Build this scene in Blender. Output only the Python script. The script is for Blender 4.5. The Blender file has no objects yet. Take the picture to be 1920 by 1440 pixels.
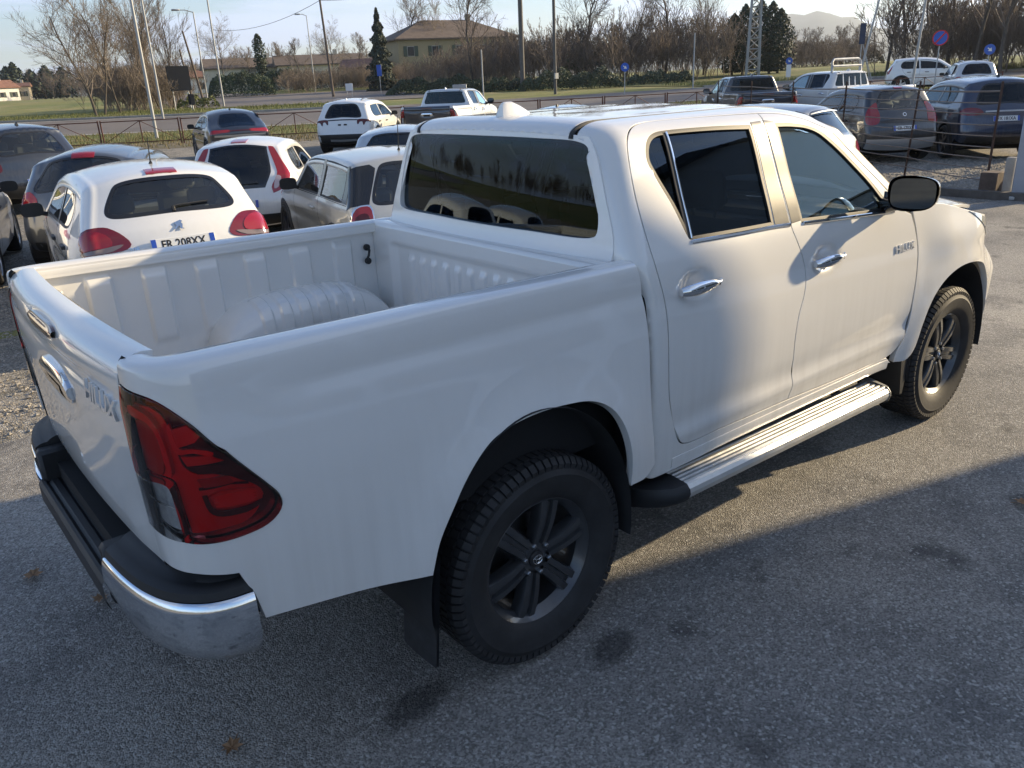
import bpy, bmesh, math, random
import numpy as np
from mathutils import Vector, Matrix, geometry
from mathutils.bvhtree import BVHTree
random.seed(7); rng=np.random.default_rng(7)
scene=bpy.context.scene
COL=scene.collection
pi=math.pi
# ------------------------------------------------------------------ camera
CAMP=(-1.57825,-2.71263,1.97737)
yaw,pitch,roll=0.8918038,-0.3633378,-0.0437897
f=np.array([math.cos(yaw)*math.cos(pitch),math.sin(yaw)*math.cos(pitch),math.sin(pitch)])
r_=np.cross(f,[0,0,1.]);r_/=np.linalg.norm(r_);u_=np.cross(r_,f)
cr_,sr_=math.cos(roll),math.sin(roll)
r2=cr_*r_+sr_*u_;u2=-sr_*r_+cr_*u_
cam=bpy.data.cameras.new('camera');camo=bpy.data.objects.new('camera',cam);COL.objects.link(camo)
cam.sensor_width=36;cam.lens=1511.9458/1920*36;cam.clip_start=.05;cam.clip_end=20000
camo.matrix_world=Matrix(((r2[0],u2[0],-f[0],CAMP[0]),(r2[1],u2[1],-f[1],CAMP[1]),(r2[2],u2[2],-f[2],CAMP[2]),(0,0,0,1)))
scene.camera=camo
# ------------------------------------------------------------------ world, sun, exposure
SAZ,SEL=math.radians(-16.5),math.radians(19.5)
SUN=Vector((math.cos(SEL)*math.cos(SAZ),math.cos(SEL)*math.sin(SAZ),math.sin(SEL)))
world=bpy.data.worlds.new('World');scene.world=world;world.use_nodes=True
def build_world():
    nt=world.node_tree;N=nt.nodes;L=nt.links;N.clear()
    out=N.new('ShaderNodeOutputWorld');bg=N.new('ShaderNodeBackground');L.new(bg.outputs[0],out.inputs[0])
    sky=N.new('ShaderNodeTexSky');sky.sky_type='NISHITA';sky.sun_disc=False
    sky.sun_elevation=SEL;sky.sun_rotation=math.atan2(SUN.x,SUN.y);sky.altitude=50;sky.air_density=1.15;sky.dust_density=.30;sky.ozone_density=3.5
    tc=N.new('ShaderNodeTexCoord')
    sep=N.new('ShaderNodeSeparateXYZ');L.new(tc.outputs['Generated'],sep.inputs[0])
    # clouds on a flat layer: project the view direction on a plane high up
    def M(op,a,b=None):
        n=N.new('ShaderNodeMath');n.operation=op
        for i,x in enumerate((a,b)):
            if x is None: continue
            if isinstance(x,(int,float)): n.inputs[i].default_value=x
            else: L.new(x,n.inputs[i])
        return n.outputs[0]
    zc=M('ADD',M('MAXIMUM',sep.outputs[2],0.0),.10)
    px=M('DIVIDE',sep.outputs[0],zc);py=M('DIVIDE',sep.outputs[1],zc)
    cb=N.new('ShaderNodeCombineXYZ');L.new(px,cb.inputs[0]);L.new(py,cb.inputs[1])
    n1=N.new('ShaderNodeTexNoise');n1.inputs['Scale'].default_value=.55;n1.inputs['Detail'].default_value=7;n1.inputs['Roughness'].default_value=.58;n1.inputs['Distortion'].default_value=.5
    L.new(cb.outputs[0],n1.inputs['Vector'])
    ramp=N.new('ShaderNodeMapRange');ramp.interpolation_type='SMOOTHSTEP';ramp.inputs[1].default_value=.44;ramp.inputs[2].default_value=.60;ramp.inputs[3].default_value=.06;ramp.inputs[4].default_value=.92
    L.new(n1.outputs[0],ramp.inputs[0])
    # thin haze veil: cloud brightness follows the sky's own luminance so the sun side stays the bright side
    lum=N.new('ShaderNodeRGBToBW');L.new(sky.outputs[0],lum.inputs[0])
    l2=M('ADD',M('MULTIPLY',lum.outputs[0],1.02),1.2)
    cc=N.new('ShaderNodeCombineColor');L.new(M('MULTIPLY',l2,.88),cc.inputs[0]);L.new(l2,cc.inputs[1]);L.new(M('MULTIPLY',l2,1.17),cc.inputs[2])
    mx=N.new('ShaderNodeMix');mx.data_type='RGBA';L.new(ramp.outputs[0],mx.inputs['Factor']);L.new(sky.outputs[0],mx.inputs['A']);L.new(cc.outputs[0],mx.inputs['B'])
    tn=N.new('ShaderNodeMix');tn.data_type='RGBA';tn.blend_type='MULTIPLY';tn.inputs['Factor'].default_value=1;tn.inputs['B'].default_value=(.875,.93,1.06,1);L.new(mx.outputs['Result'],tn.inputs['A'])
    L.new(tn.outputs['Result'],bg.inputs[0]);bg.inputs[1].default_value=.089
build_world()
sl=bpy.data.lights.new('sun','SUN');sl.energy=4.3;sl.angle=math.radians(.7);sl.color=(1,.795,.50)
so=bpy.data.objects.new('sun',sl);COL.objects.link(so);so.rotation_euler=SUN.to_track_quat('Z','Y').to_euler();so.location=(30,-10,20)
vs=scene.view_settings;vs.view_transform='Standard';vs.look='None';vs.exposure=1.2;vs.gamma=1;vs.use_curve_mapping=False
scene.cycles.max_bounces=7;scene.cycles.transparent_max_bounces=10;scene.cycles.caustics_reflective=False;scene.cycles.caustics_refractive=False
scene.cycles.use_denoising=True
# ------------------------------------------------------------------ helpers
def link(o,parent=None):
    COL.objects.link(o)
    if parent: o.parent=parent
    return o
def tag(o,label=None,cat=None,group=None,kind=None):
    if label:o['label']=label
    if cat:o['category']=cat
    if group:o['group']=group
    if kind:o['kind']=kind
    return o
def empty(name,loc=(0,0,0),rz=0,parent=None):
    o=bpy.data.objects.new(name,None);o.empty_display_size=.2;o.location=loc;o.rotation_euler=(0,0,rz);return link(o,parent)
class MB:
    """collects vertices and faces of one mesh object"""
    def __init__(s):s.v=[];s.f=[];s.n=0
    def add(s,V,F):
        k=s.n;V=[tuple(map(float,p)) for p in V];s.v+=V;s.n+=len(V);s.f+=[tuple(i+k for i in q) for q in F];return s
    def box(s,x0,x1,y0,y1,z0,z1,M=None):
        V=[(x,y,z) for x in (x0,x1) for y in (y0,y1) for z in (z0,z1)]
        if M is not None:V=[tuple(M@Vector(p)) for p in V]
        return s.add(V,[(0,1,3,2),(4,6,7,5),(0,4,5,1),(2,3,7,6),(0,2,6,4),(1,5,7,3)])
    def bbox(s,x0,x1,y0,y1,z0,z1,b=.01,M=None):
        """box with chamfered edges"""
        V=[];
        for sx,X in ((1,x0),(-1,x1)):
            for sy,Y in ((1,y0),(-1,y1)):
                for sz,Z in ((1,z0),(-1,z1)):
                    V+=[(X,Y+sy*b,Z+sz*b),(X+sx*b,Y,Z+sz*b),(X+sx*b,Y+sy*b,Z)]
        if M is not None:V=[tuple(M@Vector(p)) for p in V]
        bm=bmesh.new();vs=[bm.verts.new(p) for p in V];bmesh.ops.convex_hull(bm,input=vs);bm.verts.index_update()
        vv=[v.co[:] for v in bm.verts];ff=[[v.index for v in q.verts] for q in bm.faces];bm.free()
        return s.add(vv,ff)
    def tube(s,pts,r,n=8,cap=True):
        pts=[Vector(p) for p in pts];R=r if hasattr(r,'__len__') else [r]*len(pts);V=[];F=[]
        ref=Vector((0,0,1))
        for i,p in enumerate(pts):
            d=(pts[min(i+1,len(pts)-1)]-pts[max(i-1,0)]).normalized()
            a=d.cross(ref)
            if a.length<.05:a=d.cross(Vector((1,0,0)))
            a.normalize();b=a.cross(d)
            for k in range(n):
                t=2*pi*k/n;V.append(p+R[i]*(math.cos(t)*a+math.sin(t)*b))
        for i in range(len(pts)-1):
            for k in range(n):
                q=(k+1)%n;F.append((i*n+k,i*n+q,(i+1)*n+q,(i+1)*n+k))
        if cap:F+=[tuple(range(n)),tuple(reversed(range((len(pts)-1)*n,len(pts)*n)))]
        return s.add(V,F)
    def lathe(s,prof,n=48,M=None,close=False):
        """profile of (radius, axial); axis is y"""
        V=[];F=[];m=len(prof)
        for k in range(n):
            t=2*pi*k/n
            V+=[(R*math.cos(t),a,R*math.sin(t)) for R,a in prof]
        for k in range(n):
            q=(k+1)%n
            for i in range(m-1 if not close else m):
                j=(i+1)%m;F.append((k*m+i,k*m+j,q*m+j,q*m+i))
        if M is not None:V=[tuple(M@Vector(p)) for p in V]
        return s.add(V,F)
    def grid(s,P,flip=False,closeu=False):
        P=np.asarray(P,float);a,b=P.shape[:2];V=P.reshape(-1,3);F=[]
        for i in range(a-1 if not closeu else a):
            for j in range(b-1):
                k=(i+1)%a;q=(i*b+j,k*b+j,k*b+j+1,i*b+j+1);F.append(q[::-1] if flip else q)
        return s.add(V,F)
    def prism(s,poly,d,M=None):
        """extrude a 2D polygon (x,z) by d along y (0..d)"""
        n=len(poly);V=[(x,0,z) for x,z in poly]+[(x,d,z) for x,z in poly]
        F=[tuple(range(n)),tuple(reversed(range(n,2*n)))]+[(i,i+n,(i+1)%n+n,(i+1)%n) for i in range(n)]
        if M is not None:V=[tuple(M@Vector(p)) for p in V]
        return s.add(V,F)
    def build(s,name,mat,parent=None,smooth=True,angle=40,fix=True):
        me=bpy.data.meshes.new(name);me.from_pydata(s.v,[],s.f)
        if fix and len(s.f)<60000:
            bm=bmesh.new();bm.from_mesh(me);bmesh.ops.recalc_face_normals(bm,faces=bm.faces);bm.to_mesh(me);bm.free()
        me.materials.append(mat)
        if smooth:
            me.polygons.foreach_set('use_smooth',[True]*len(me.polygons))
            if angle is not None:
                try:me.set_sharp_from_angle(angle=math.radians(angle))
                except Exception:pass
        o=bpy.data.objects.new(name,me);return link(o,parent)
def copy_tree(o,parent=None):
    c=o.copy();COL.objects.link(c);c.parent=parent
    for ch in o.children:copy_tree(ch,c)
    return c
# ------------------------------------------------------------------ materials
def nodes(m):
    m.use_nodes=True;return m.node_tree.nodes,m.node_tree.links
MATS={}
def mat(name,col,rough=.5,metal=0,coat=0,spec=.5,noise=None,bump=None,emit=None,coatr=.03,rvar=0):
    """principled; noise=(scale,amount) varies the colour, bump=(scale,strength,distance)"""
    if name in MATS:return MATS[name]
    m=bpy.data.materials.new(name);N,L=nodes(m);b=N['Principled BSDF']
    b.inputs['Base Color'].default_value=(*col,1);b.inputs['Roughness'].default_value=rough;b.inputs['Metallic'].default_value=metal
    b.inputs['Coat Weight'].default_value=coat;b.inputs['Coat Roughness'].default_value=coatr;b.inputs['Specular IOR Level'].default_value=spec
    if noise or bump or rvar:
        tc=N.new('ShaderNodeTexCoord')
    if noise or rvar:
        n=N.new('ShaderNodeTexNoise');n.inputs['Scale'].default_value=noise[0] if noise else 6;n.inputs['Detail'].default_value=6;n.inputs['Roughness'].default_value=.65;L.new(tc.outputs['Object'],n.inputs['Vector'])
    if noise:
        a=noise[1];mr=N.new('ShaderNodeMapRange');mr.inputs[1].default_value=.3;mr.inputs[2].default_value=.7;mr.inputs[3].default_value=1-a;mr.inputs[4].default_value=1+a;L.new(n.outputs[0],mr.inputs[0])
        mx=N.new('ShaderNodeVectorMath');mx.operation='SCALE';mx.inputs[0].default_value=col;L.new(mr.outputs[0],mx.inputs['Scale']);L.new(mx.outputs[0],b.inputs['Base Color'])
    if rvar:
        mr2=N.new('ShaderNodeMapRange');mr2.inputs[1].default_value=.35;mr2.inputs[2].default_value=.7;mr2.inputs[3].default_value=max(rough-rvar,.02);mr2.inputs[4].default_value=rough+rvar;L.new(n.outputs[0],mr2.inputs[0]);L.new(mr2.outputs[0],b.inputs['Roughness'])
    if bump:
        n2=N.new('ShaderNodeTexNoise');n2.inputs['Scale'].default_value=bump[0];n2.inputs['Detail'].default_value=5;L.new(tc.outputs['Object'],n2.inputs['Vector'])
        bp=N.new('ShaderNodeBump');bp.inputs['Strength'].default_value=bump[1];bp.inputs['Distance'].default_value=bump[2];L.new(n2.outputs[0],bp.inputs['Height']);L.new(bp.outputs[0],b.inputs['Normal'])
    if emit:
        b.inputs['Emission Color'].default_value=(*col,1);b.inputs['Emission Strength'].default_value=emit
    MATS[name]=m;return m
def glass(name,tint=(.5,.6,.6),refl=1.0,rough=.0,gcol=(1,1,1)):
    """thin window pane: tinted see-through plus a mirror layer by Fresnel"""
    if name in MATS:return MATS[name]
    m=bpy.data.materials.new(name);N,L=nodes(m);N.clear()
    out=N.new('ShaderNodeOutputMaterial');mix=N.new('ShaderNodeMixShader');tr=N.new('ShaderNodeBsdfTransparent');gl=N.new('ShaderNodeBsdfGlossy');fr=N.new('ShaderNodeFresnel')
    tr.inputs[0].default_value=(*tint,1);gl.inputs['Roughness'].default_value=rough;fr.inputs[0].default_value=1.52+.25*(refl-1)
    gl.inputs[0].default_value=(*gcol,1)
    mu=N.new('ShaderNodeMath');mu.operation='MULTIPLY';mu.inputs[1].default_value=1.15*refl;mu.use_clamp=True;L.new(fr.outputs[0],mu.inputs[0])
    L.new(mu.outputs[0],mix.inputs[0]);L.new(tr.outputs[0],mix.inputs[1]);L.new(gl.outputs[0],mix.inputs[2]);L.new(mix.outputs[0],out.inputs[0])
    MATS[name]=m;return m
def paint(name,col,dirt=.25,metal=0,rough=.35,streak=True):
    """car paint under clear coat, with faint road dust streaks running down the lower panels"""
    if name in MATS:return MATS[name]
    m=bpy.data.materials.new(name);N,L=nodes(m);b=N['Principled BSDF']
    b.inputs['Metallic'].default_value=metal;b.inputs['Coat Weight'].default_value=1.0;b.inputs['Coat IOR'].default_value=1.72;b.inputs['Coat Roughness'].default_value=.03
    tc=N.new('ShaderNodeTexCoord');mp=N.new('ShaderNodeMapping');mp.inputs['Scale'].default_value=(30,30,.9);L.new(tc.outputs['Object'],mp.inputs[0])
    n=N.new('ShaderNodeTexNoise');n.inputs['Scale'].default_value=1.0;n.inputs['Detail'].default_value=4;L.new(mp.outputs[0],n.inputs['Vector'])
    n2=N.new('ShaderNodeTexNoise');n2.inputs['Scale'].default_value=3.0;n2.inputs['Detail'].default_value=7;n2.inputs['Roughness'].default_value=.7;L.new(tc.outputs['Object'],n2.inputs['Vector'])
    sp=N.new('ShaderNodeSeparateXYZ');L.new(tc.outputs['Object'],sp.inputs[0])
    h=N.new('ShaderNodeMapRange');h.interpolation_type='SMOOTHSTEP';h.inputs[1].default_value=1.25;h.inputs[2].default_value=.45;h.inputs[3].default_value=0;h.inputs[4].default_value=1;L.new(sp.outputs[2],h.inputs[0])
    a=N.new('ShaderNodeMapRange');a.inputs[1].default_value=.38;a.inputs[2].default_value=.72;L.new(n.outputs[0],a.inputs[0])
    mu=N.new('ShaderNodeMath');mu.operation='MULTIPLY';L.new(a.outputs[0],mu.inputs[0]);L.new(h.outputs[0],mu.inputs[1])
    b2=N.new('ShaderNodeMapRange');b2.inputs[1].default_value=.45;b2.inputs[2].default_value=.8;b2.inputs[4].default_value=.35;L.new(n2.outputs[0],b2.inputs[0])
    ad=N.new('ShaderNodeMath');ad.operation='ADD';L.new(mu.outputs[0],ad.inputs[0]);L.new(b2.outputs[0],ad.inputs[1])
    sc=N.new('ShaderNodeMath');sc.operation='MULTIPLY';sc.use_clamp=True;sc.inputs[1].default_value=dirt;L.new(ad.outputs[0],sc.inputs[0])
    mx=N.new('ShaderNodeMix');mx.data_type='RGBA';mx.inputs['A'].default_value=(*col,1);mx.inputs['B'].default_value=(.30,.27,.23,1);L.new(sc.outputs[0],mx.inputs['Factor']);L.new(mx.outputs['Result'],b.inputs['Base Color'])
    rr=N.new('ShaderNodeMapRange');rr.inputs[1].default_value=0;rr.inputs[2].default_value=.3;rr.inputs[3].default_value=.018;rr.inputs[4].default_value=.13;L.new(sc.outputs[0],rr.inputs[0]);L.new(rr.outputs[0],b.inputs['Coat Roughness'])
    b.inputs['Roughness'].default_value=rough
    MATS[name]=m;return m
RUBBER=mat('tyre rubber',(.018,.018,.019),.72,noise=(9,.45),bump=(60,.25,.002))
BLACKP=mat('black grained plastic',(.016,.017,.019),.55,bump=(420,.25,.001),noise=(5,.3))
GLOSSB=mat('gloss black',(.012,.012,.013),.12,coat=.6)
CHROME=mat('chrome',(.80,.82,.84),.06,metal=1)
ALU=mat('brushed aluminium',(.62,.62,.60),.38,metal=.55,noise=(14,.08),rvar=.08)
DARKV=mat('dark cavity',(.010,.010,.011),.9)
UNDER=mat('underbody',(.020,.020,.021),.8,noise=(6,.4))
SEAT=mat('seat cloth',(.075,.075,.08),.85,bump=(180,.3,.002))
TRIM=mat('cabin trim',(.10,.10,.105),.7)
LINER=mat('pale headlining',(.35,.34,.31),.9)
PLATE=mat('number plate white',(.75,.76,.75),.35)
PBLUE=mat('number plate blue',(.02,.08,.45),.35)
INK=mat('black plate ink',(.01,.01,.012),.5)
RUST=mat('rust brown iron',(.115,.045,.030),.7,metal=.2,noise=(7,.5))
GALV=mat('galvanised steel',(.42,.43,.43),.5,metal=.6,noise=(4,.25))
CONC=mat('concrete',(.34,.32,.29),.9,noise=(5,.2),bump=(30,.3,.01))
WOODP=mat('weathered pole wood',(.13,.105,.085),.9,noise=(8,.35))
# ------------------------------------------------------------------ skin surfaces of the pick-up truck (x forward, y half width, z up)
def pchip(X,Y):
    X=np.array(X,float);Y=np.array(Y,float);h=np.diff(X);d=np.diff(Y)/h
    m=np.zeros(len(X));m[0]=d[0];m[-1]=d[-1]
    for i in range(1,len(X)-1):
        if d[i-1]*d[i]>0:
            w1=2*h[i]+h[i-1];w2=h[i]+2*h[i-1];m[i]=(w1+w2)/(w1/d[i-1]+w2/d[i])
    def g(x):
        x=np.clip(np.asarray(x,float),X[0],X[-1]);i=np.clip(np.searchsorted(X,x)-1,0,len(X)-2)
        t=(x-X[i])/h[i]
        return ((1+2*t)*(1-t)**2*Y[i]+t*(1-t)**2*h[i]*m[i]+t*t*(3-2*t)*Y[i+1]+t*t*(t-1)*h[i]*m[i+1])
    return g
def sstep(a,b,x):
    t=np.clip((np.asarray(x,float)-a)/(b-a),0,1);return t*t*(3-2*t)
CV=[.20,.40,.50,.62,.75,.90,1.03,1.15,1.25,1.32,1.40,1.55,1.66,1.72,1.78,1.84,1.95,2.10,2.45]
CY=[.825,.852,.868,.880,.886,.889,.884,.871,.856,.840,.810,.745,.700,.673,.640,.590,.480,.320,0.0]
CZ=[.20,.40,.50,.62,.75,.90,1.03,1.15,1.25,1.32,1.40,1.55,1.66,1.72,1.772,1.802,1.818,1.827,1.832]
cab_y=pchip(CV,CY);cab_z=pchip(CV,CZ)
BV=[.40,.55,.70,.85,1.00,1.12,1.20,1.27,1.33,1.36,1.39,1.43,1.47]
BY=[.868,.880,.888,.892,.886,.872,.858,.846,.836,.828,.806,.768,.735]
BZ=[.40,.55,.70,.85,1.00,1.12,1.20,1.27,1.33,1.353,1.364,1.366,1.358]
bed_y=pchip(BV,BY);bed_z=pchip(BV,BZ)
RAKE=0.02
def bump(r,r0,w):return np.exp(-np.clip((r-r0)/w,0,9)**2)
# tailgate: arc height -> x,z
TV=[.72,.80,.86,.92,1.02,1.10,1.17,1.23,1.265,1.285,1.305,1.335,1.36,1.385,1.42,1.46]
TX=[-1.146,-1.152,-1.156,-1.158,-1.165,-1.170,-1.174,-1.174,-1.170,-1.166,-1.166,-1.164,-1.155,-1.134,-1.100,-1.065]
TZ=[.72,.80,.86,.92,1.02,1.10,1.17,1.23,1.265,1.285,1.305,1.338,1.364,1.383,1.394,1.390]
tg_x=pchip(TV,TX);tg_z=pchip(TV,TZ)
def tgate(y,v):
    y=np.asarray(y,float);b=.022*(1-(y/.7)**2)
    # upper lip stands a little proud of the panel below, fading out at both ends
    lip=.012*sstep(1.275,1.31,v)*(1-(y/.74)**4)
    return np.stack([tg_x(v)-b-lip*sstep(1.46,1.40,v),y,tg_z(v)+0*y],-1)
def bed(u,v):
    u=np.asarray(u,float);v=np.asarray(v,float)
    y=bed_y(v);z=bed_z(v)
    r=np.hypot(u,(z-.40))
    y=y+.050*bump(r,.47,.16)*sstep(1.25,.85,v)
    xc=-1.00;t=np.clip((xc-u)/.30,0,1);ph=t*math.pi/2;n=2/2.7
    xe=tg_x(np.interp(v,[.4,1.2,1.36,1.43,1.47],[.72,1.2,1.34,1.40,1.44]))
    x=np.where(u<xc,xc+(xe-xc)*np.abs(np.sin(ph))**n,u)
    y=np.where(u<xc,.700+(y-.700)*np.abs(np.cos(ph))**n,y)
    return np.stack([x,y,z-RAKE*np.minimum(u,0.6)*sstep(.9,1.3,v)],-1)
def backx(y,z):return .440+.080*(z-1.30)/.5+.045*(np.asarray(y)/.7)**2
def cab(u,v):
    u=np.asarray(u,float);v=np.asarray(v,float)
    y=cab_y(v);z=cab_z(v)
    e=1e-3;ny=cab_z(v+e)-cab_z(v-e);nz=-(cab_y(v+e)-cab_y(v-e));ln=np.hypot(ny,nz)+1e-9;ny=ny/ln;nz=nz/ln
    z0=z
    z=z-.075*np.clip((u-1.5)/.6,0,2)**2*sstep(1.68,1.80,v)
    r=np.hypot(u-3.085,(z-.42))
    y=y+.050*bump(r,.47,.15)*sstep(1.2,.9,v)+.030*sstep(2.62,2.95,u)*np.exp(-((v-1.08)/.12)**2)
    tap=sstep(3.2,4.0,u);y=y-.08*tap-.25*np.clip((u-3.24)/.60,0,1.3)**2*sstep(.74,1.12,v)
    xc=3.78;t=np.clip((u-xc)/.40,0,1);ph=t*math.pi/2
    y=np.where(u>xc,y-.34*(1-np.cos(ph)),y)
    x=np.where(u>xc,xc+.20*np.sin(ph),u)
    # rear corner: rolls round to the back wall
    xr=.600+.06*sstep(1.5,1.8,v)
    k=sstep(1.20,1.40,v);R=.028+.077*k-.055*sstep(1.72,1.90,v)
    t=np.clip((xr-u)/(.05+.15*k),0,1);ph=t*math.pi/2
    xe=(1-k)*(xr-.03)+k*backx(np.maximum(y-R,0),np.minimum(z0,1.78))
    inset=R*(1-np.cos(ph))
    y=np.where(u<xr,y-ny*inset,y);z=np.where(u<xr,z-nz*inset,z)
    x=np.where(u<xr,xr-(xr-xe)*np.sin(ph),x)
    return np.stack([x,y,z],-1)
def backw(y,z):
    y=np.asarray(y,float);z=np.asarray(z,float)
    return np.stack([backx(y,z),y,z],-1)
# ------------------------------------------------------------------ panel maker: a 2D outline cut from a skin surface
def catmull(P,n,closed):
    P=np.asarray(P,float);out=[]
    m=len(P)
    for i in range(m if closed else m-1):
        p1,p2=P[i],P[(i+1)%m]
        p0=P[(i-1)%m] if (closed or i>0) else 2*p1-p2
        p3=P[(i+2)%m] if (closed or i<m-2) else 2*p2-p1
        d=lambda a,b:max(np.linalg.norm(b-a)**.5,1e-6)
        t0=0;t1=d(p0,p1);t2=t1+d(p1,p2);t3=t2+d(p2,p3)
        k=max(2,int(math.ceil(np.linalg.norm(p2-p1)/n)))
        for s in range(k):
            t=t1+(t2-t1)*s/k
            a1=(t1-t)/(t1-t0)*p0+(t-t0)/(t1-t0)*p1;a2=(t2-t)/(t2-t1)*p1+(t-t1)/(t2-t1)*p2;a3=(t3-t)/(t3-t2)*p2+(t-t2)/(t3-t2)*p3
            b1=(t2-t)/(t2-t0)*a1+(t-t0)/(t2-t0)*a2;b2=(t3-t)/(t3-t1)*a2+(t-t1)/(t3-t1)*a3
            out.append((t2-t)/(t2-t1)*b1+(t-t1)/(t2-t1)*b2)
    if not closed:out.append(P[-1])
    return out
def loop(pts,step=.02):
    """closed outline; a point with a third entry is a sharp corner, the rest are splined"""
    sh=[i for i,p in enumerate(pts) if len(p)>2]
    P=[np.array(p[:2],float) for p in pts]
    if not sh:return np.array(catmull(P,step,True))
    out=[];m=len(P)
    for a,i in enumerate(sh):
        j=sh[(a+1)%len(sh)];idx=[i];k=i
        while True:
            k=(k+1)%m;idx.append(k)
            if k==j:break
        out+=catmull([P[q] for q in idx],step,False)[:-1]
    return np.array(out)
def area(P):
    x,y=P[:,0],P[:,1];return .5*np.sum(x*np.roll(y,-1)-y*np.roll(x,-1))
def inset(P,d):
    if area(P)<0:P=P[::-1]
    t=np.roll(P,-1,0)-np.roll(P,1,0);t/=np.linalg.norm(t,axis=1)[:,None]+1e-12
    return P-d*np.stack([t[:,1],-t[:,0]],1)
def inpoly(P,Q):
    x,y=Q[:,0],Q[:,1];c=np.zeros(len(Q),bool)
    a=P;b=np.roll(P,-1,0)
    for (x1,y1),(x2,y2) in zip(a,b):
        m=((y1>y)!=(y2>y))
        if y1!=y2:c^=m&(x<(x2-x1)*(y-y1)/(y2-y1)+x1)
    return c
def dist2(P,Q):
    a=P;b=np.roll(P,-1,0);best=np.full(len(Q),1e9)
    for p,q in zip(a,b):
        d=q-p;t=np.clip(((Q-p)@d)/(d@d+1e-12),0,1);best=np.minimum(best,np.linalg.norm(Q-p-t[:,None]*d,axis=1))
    return best
def tri2d(loops,step):
    """triangulate outer loop with holes and inner points"""
    outer=loops[0];lo=outer.min(0);hi=outer.max(0)
    nx=int((hi[0]-lo[0])/step)+2;ny=int((hi[1]-lo[1])/(step*.87))+2
    G=np.array([(lo[0]+(i+.5*(j%2))*step,lo[1]+j*step*.87) for j in range(ny) for i in range(nx)])
    k=inpoly(outer,G)
    for h in loops[1:]:k&=~inpoly(h,G)
    G=G[k]
    for h in loops:
        if len(G):G=G[dist2(h,G)>step*.45]
    V=[];E=[]
    for h in loops:
        s=len(V);V+=[tuple(q) for q in h];E+=[(s+i,s+(i+1)%len(h)) for i in range(len(h))]
    nb=len(V);V+=[tuple(q) for q in G]
    r=geometry.delaunay_2d_cdt([Vector(q) for q in V],E,[],0,1e-7)
    W=np.array([v[:] for v in r[0]]);T=[t for t in r[2]]
    T=np.array([t for t in T if len(t)==3])
    c=W[T].mean(1);k=inpoly(outer,c)
    for h in loops[1:]:k&=~inpoly(h,c)
    return W,T[k]
def snormal(S,W,e=1e-3):
    du=S(W[:,0]+e,W[:,1])-S(W[:,0]-e,W[:,1]);dv=S(W[:,0],W[:,1]+e)-S(W[:,0],W[:,1]-e)
    n=np.cross(du,dv);return n/(np.linalg.norm(n,axis=1)[:,None]+1e-12)
def panel(name,S,outer,material,parent,holes=(),step=.03,lip=.018,gap=.0042,out=(0,1,0),side=1,off=0.0,bstep=None,relief=None,rim=.0018):
    """out: rough outward direction of S; side=-1 mirrors to the right-hand side (y -> -y)"""
    bs=bstep or step*.6
    L=[inset(loop(outer,bs) if not isinstance(outer,np.ndarray) else outer,gap)]
    for h in holes:
        q=loop(h,bs) if not isinstance(h,np.ndarray) else h
        L.append(inset(q,-gap))
    W,T=tri2d(L,step)
    sgn=np.sign(np.mean(snormal(S,W)@np.array(out,float))) or 1
    def F(u,v):
        w=np.stack([u,v],1);q=S(u,v)
        if off or relief is not None:
            d=off+(relief(u,v) if relief is not None else 0)
            q=q+snormal(S,w)*sgn*(d[:,None] if hasattr(d,'__len__') else d)
        return q
    P=F(W[:,0],W[:,1]);N=snormal(F,W)*sgn
    mb=MB();mb.add(P,T.tolist());NN=[N]
    if lip>0:
        for k,h in enumerate(L):
            if area(h)<0:h=h[::-1]
            t=np.roll(h,-1,0)-np.roll(h,1,0);t/=np.linalg.norm(t,axis=1)[:,None]+1e-12
            o2=np.stack([t[:,1],-t[:,0]],1)*(1 if k==0 else -1)
            Ph=F(h[:,0],h[:,1]);Nh=snormal(F,h)*sgn
            d=F(h[:,0]+1e-3*o2[:,0],h[:,1]+1e-3*o2[:,1])-Ph;d/=np.linalg.norm(d,axis=1)[:,None]+1e-12
            R=[Ph,Ph+d*rim*.7-Nh*rim*.3,Ph+d*rim-Nh*rim*1.1,Ph+d*rim-Nh*lip]
            mb.grid(np.stack(R,1),closeu=True)
            NN.append(np.stack([Nh,Nh*.75+d*.65,d,d],1).reshape(-1,3))
    V=np.array(mb.v);NN=np.concatenate(NN);NN/=np.linalg.norm(NN,axis=1)[:,None]+1e-12
    if side<0:V[:,1]*=-1;NN[:,1]*=-1
    # wind every face to agree with its vertex normals
    Fc=[]
    for q in mb.f:
        c=np.cross(V[q[1]]-V[q[0]],V[q[2]]-V[q[0]])
        if c@NN[list(q)].sum(0)<0:q=q[::-1]
        Fc.append(q)
    me=bpy.data.meshes.new(name);me.from_pydata(V.tolist(),[],Fc)
    me.materials.append(material);me.polygons.foreach_set('use_smooth',[True]*len(me.polygons))
    me.normals_split_custom_set_from_vertices(NN.tolist())
    return link(bpy.data.objects.new(name,me),parent)
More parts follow.
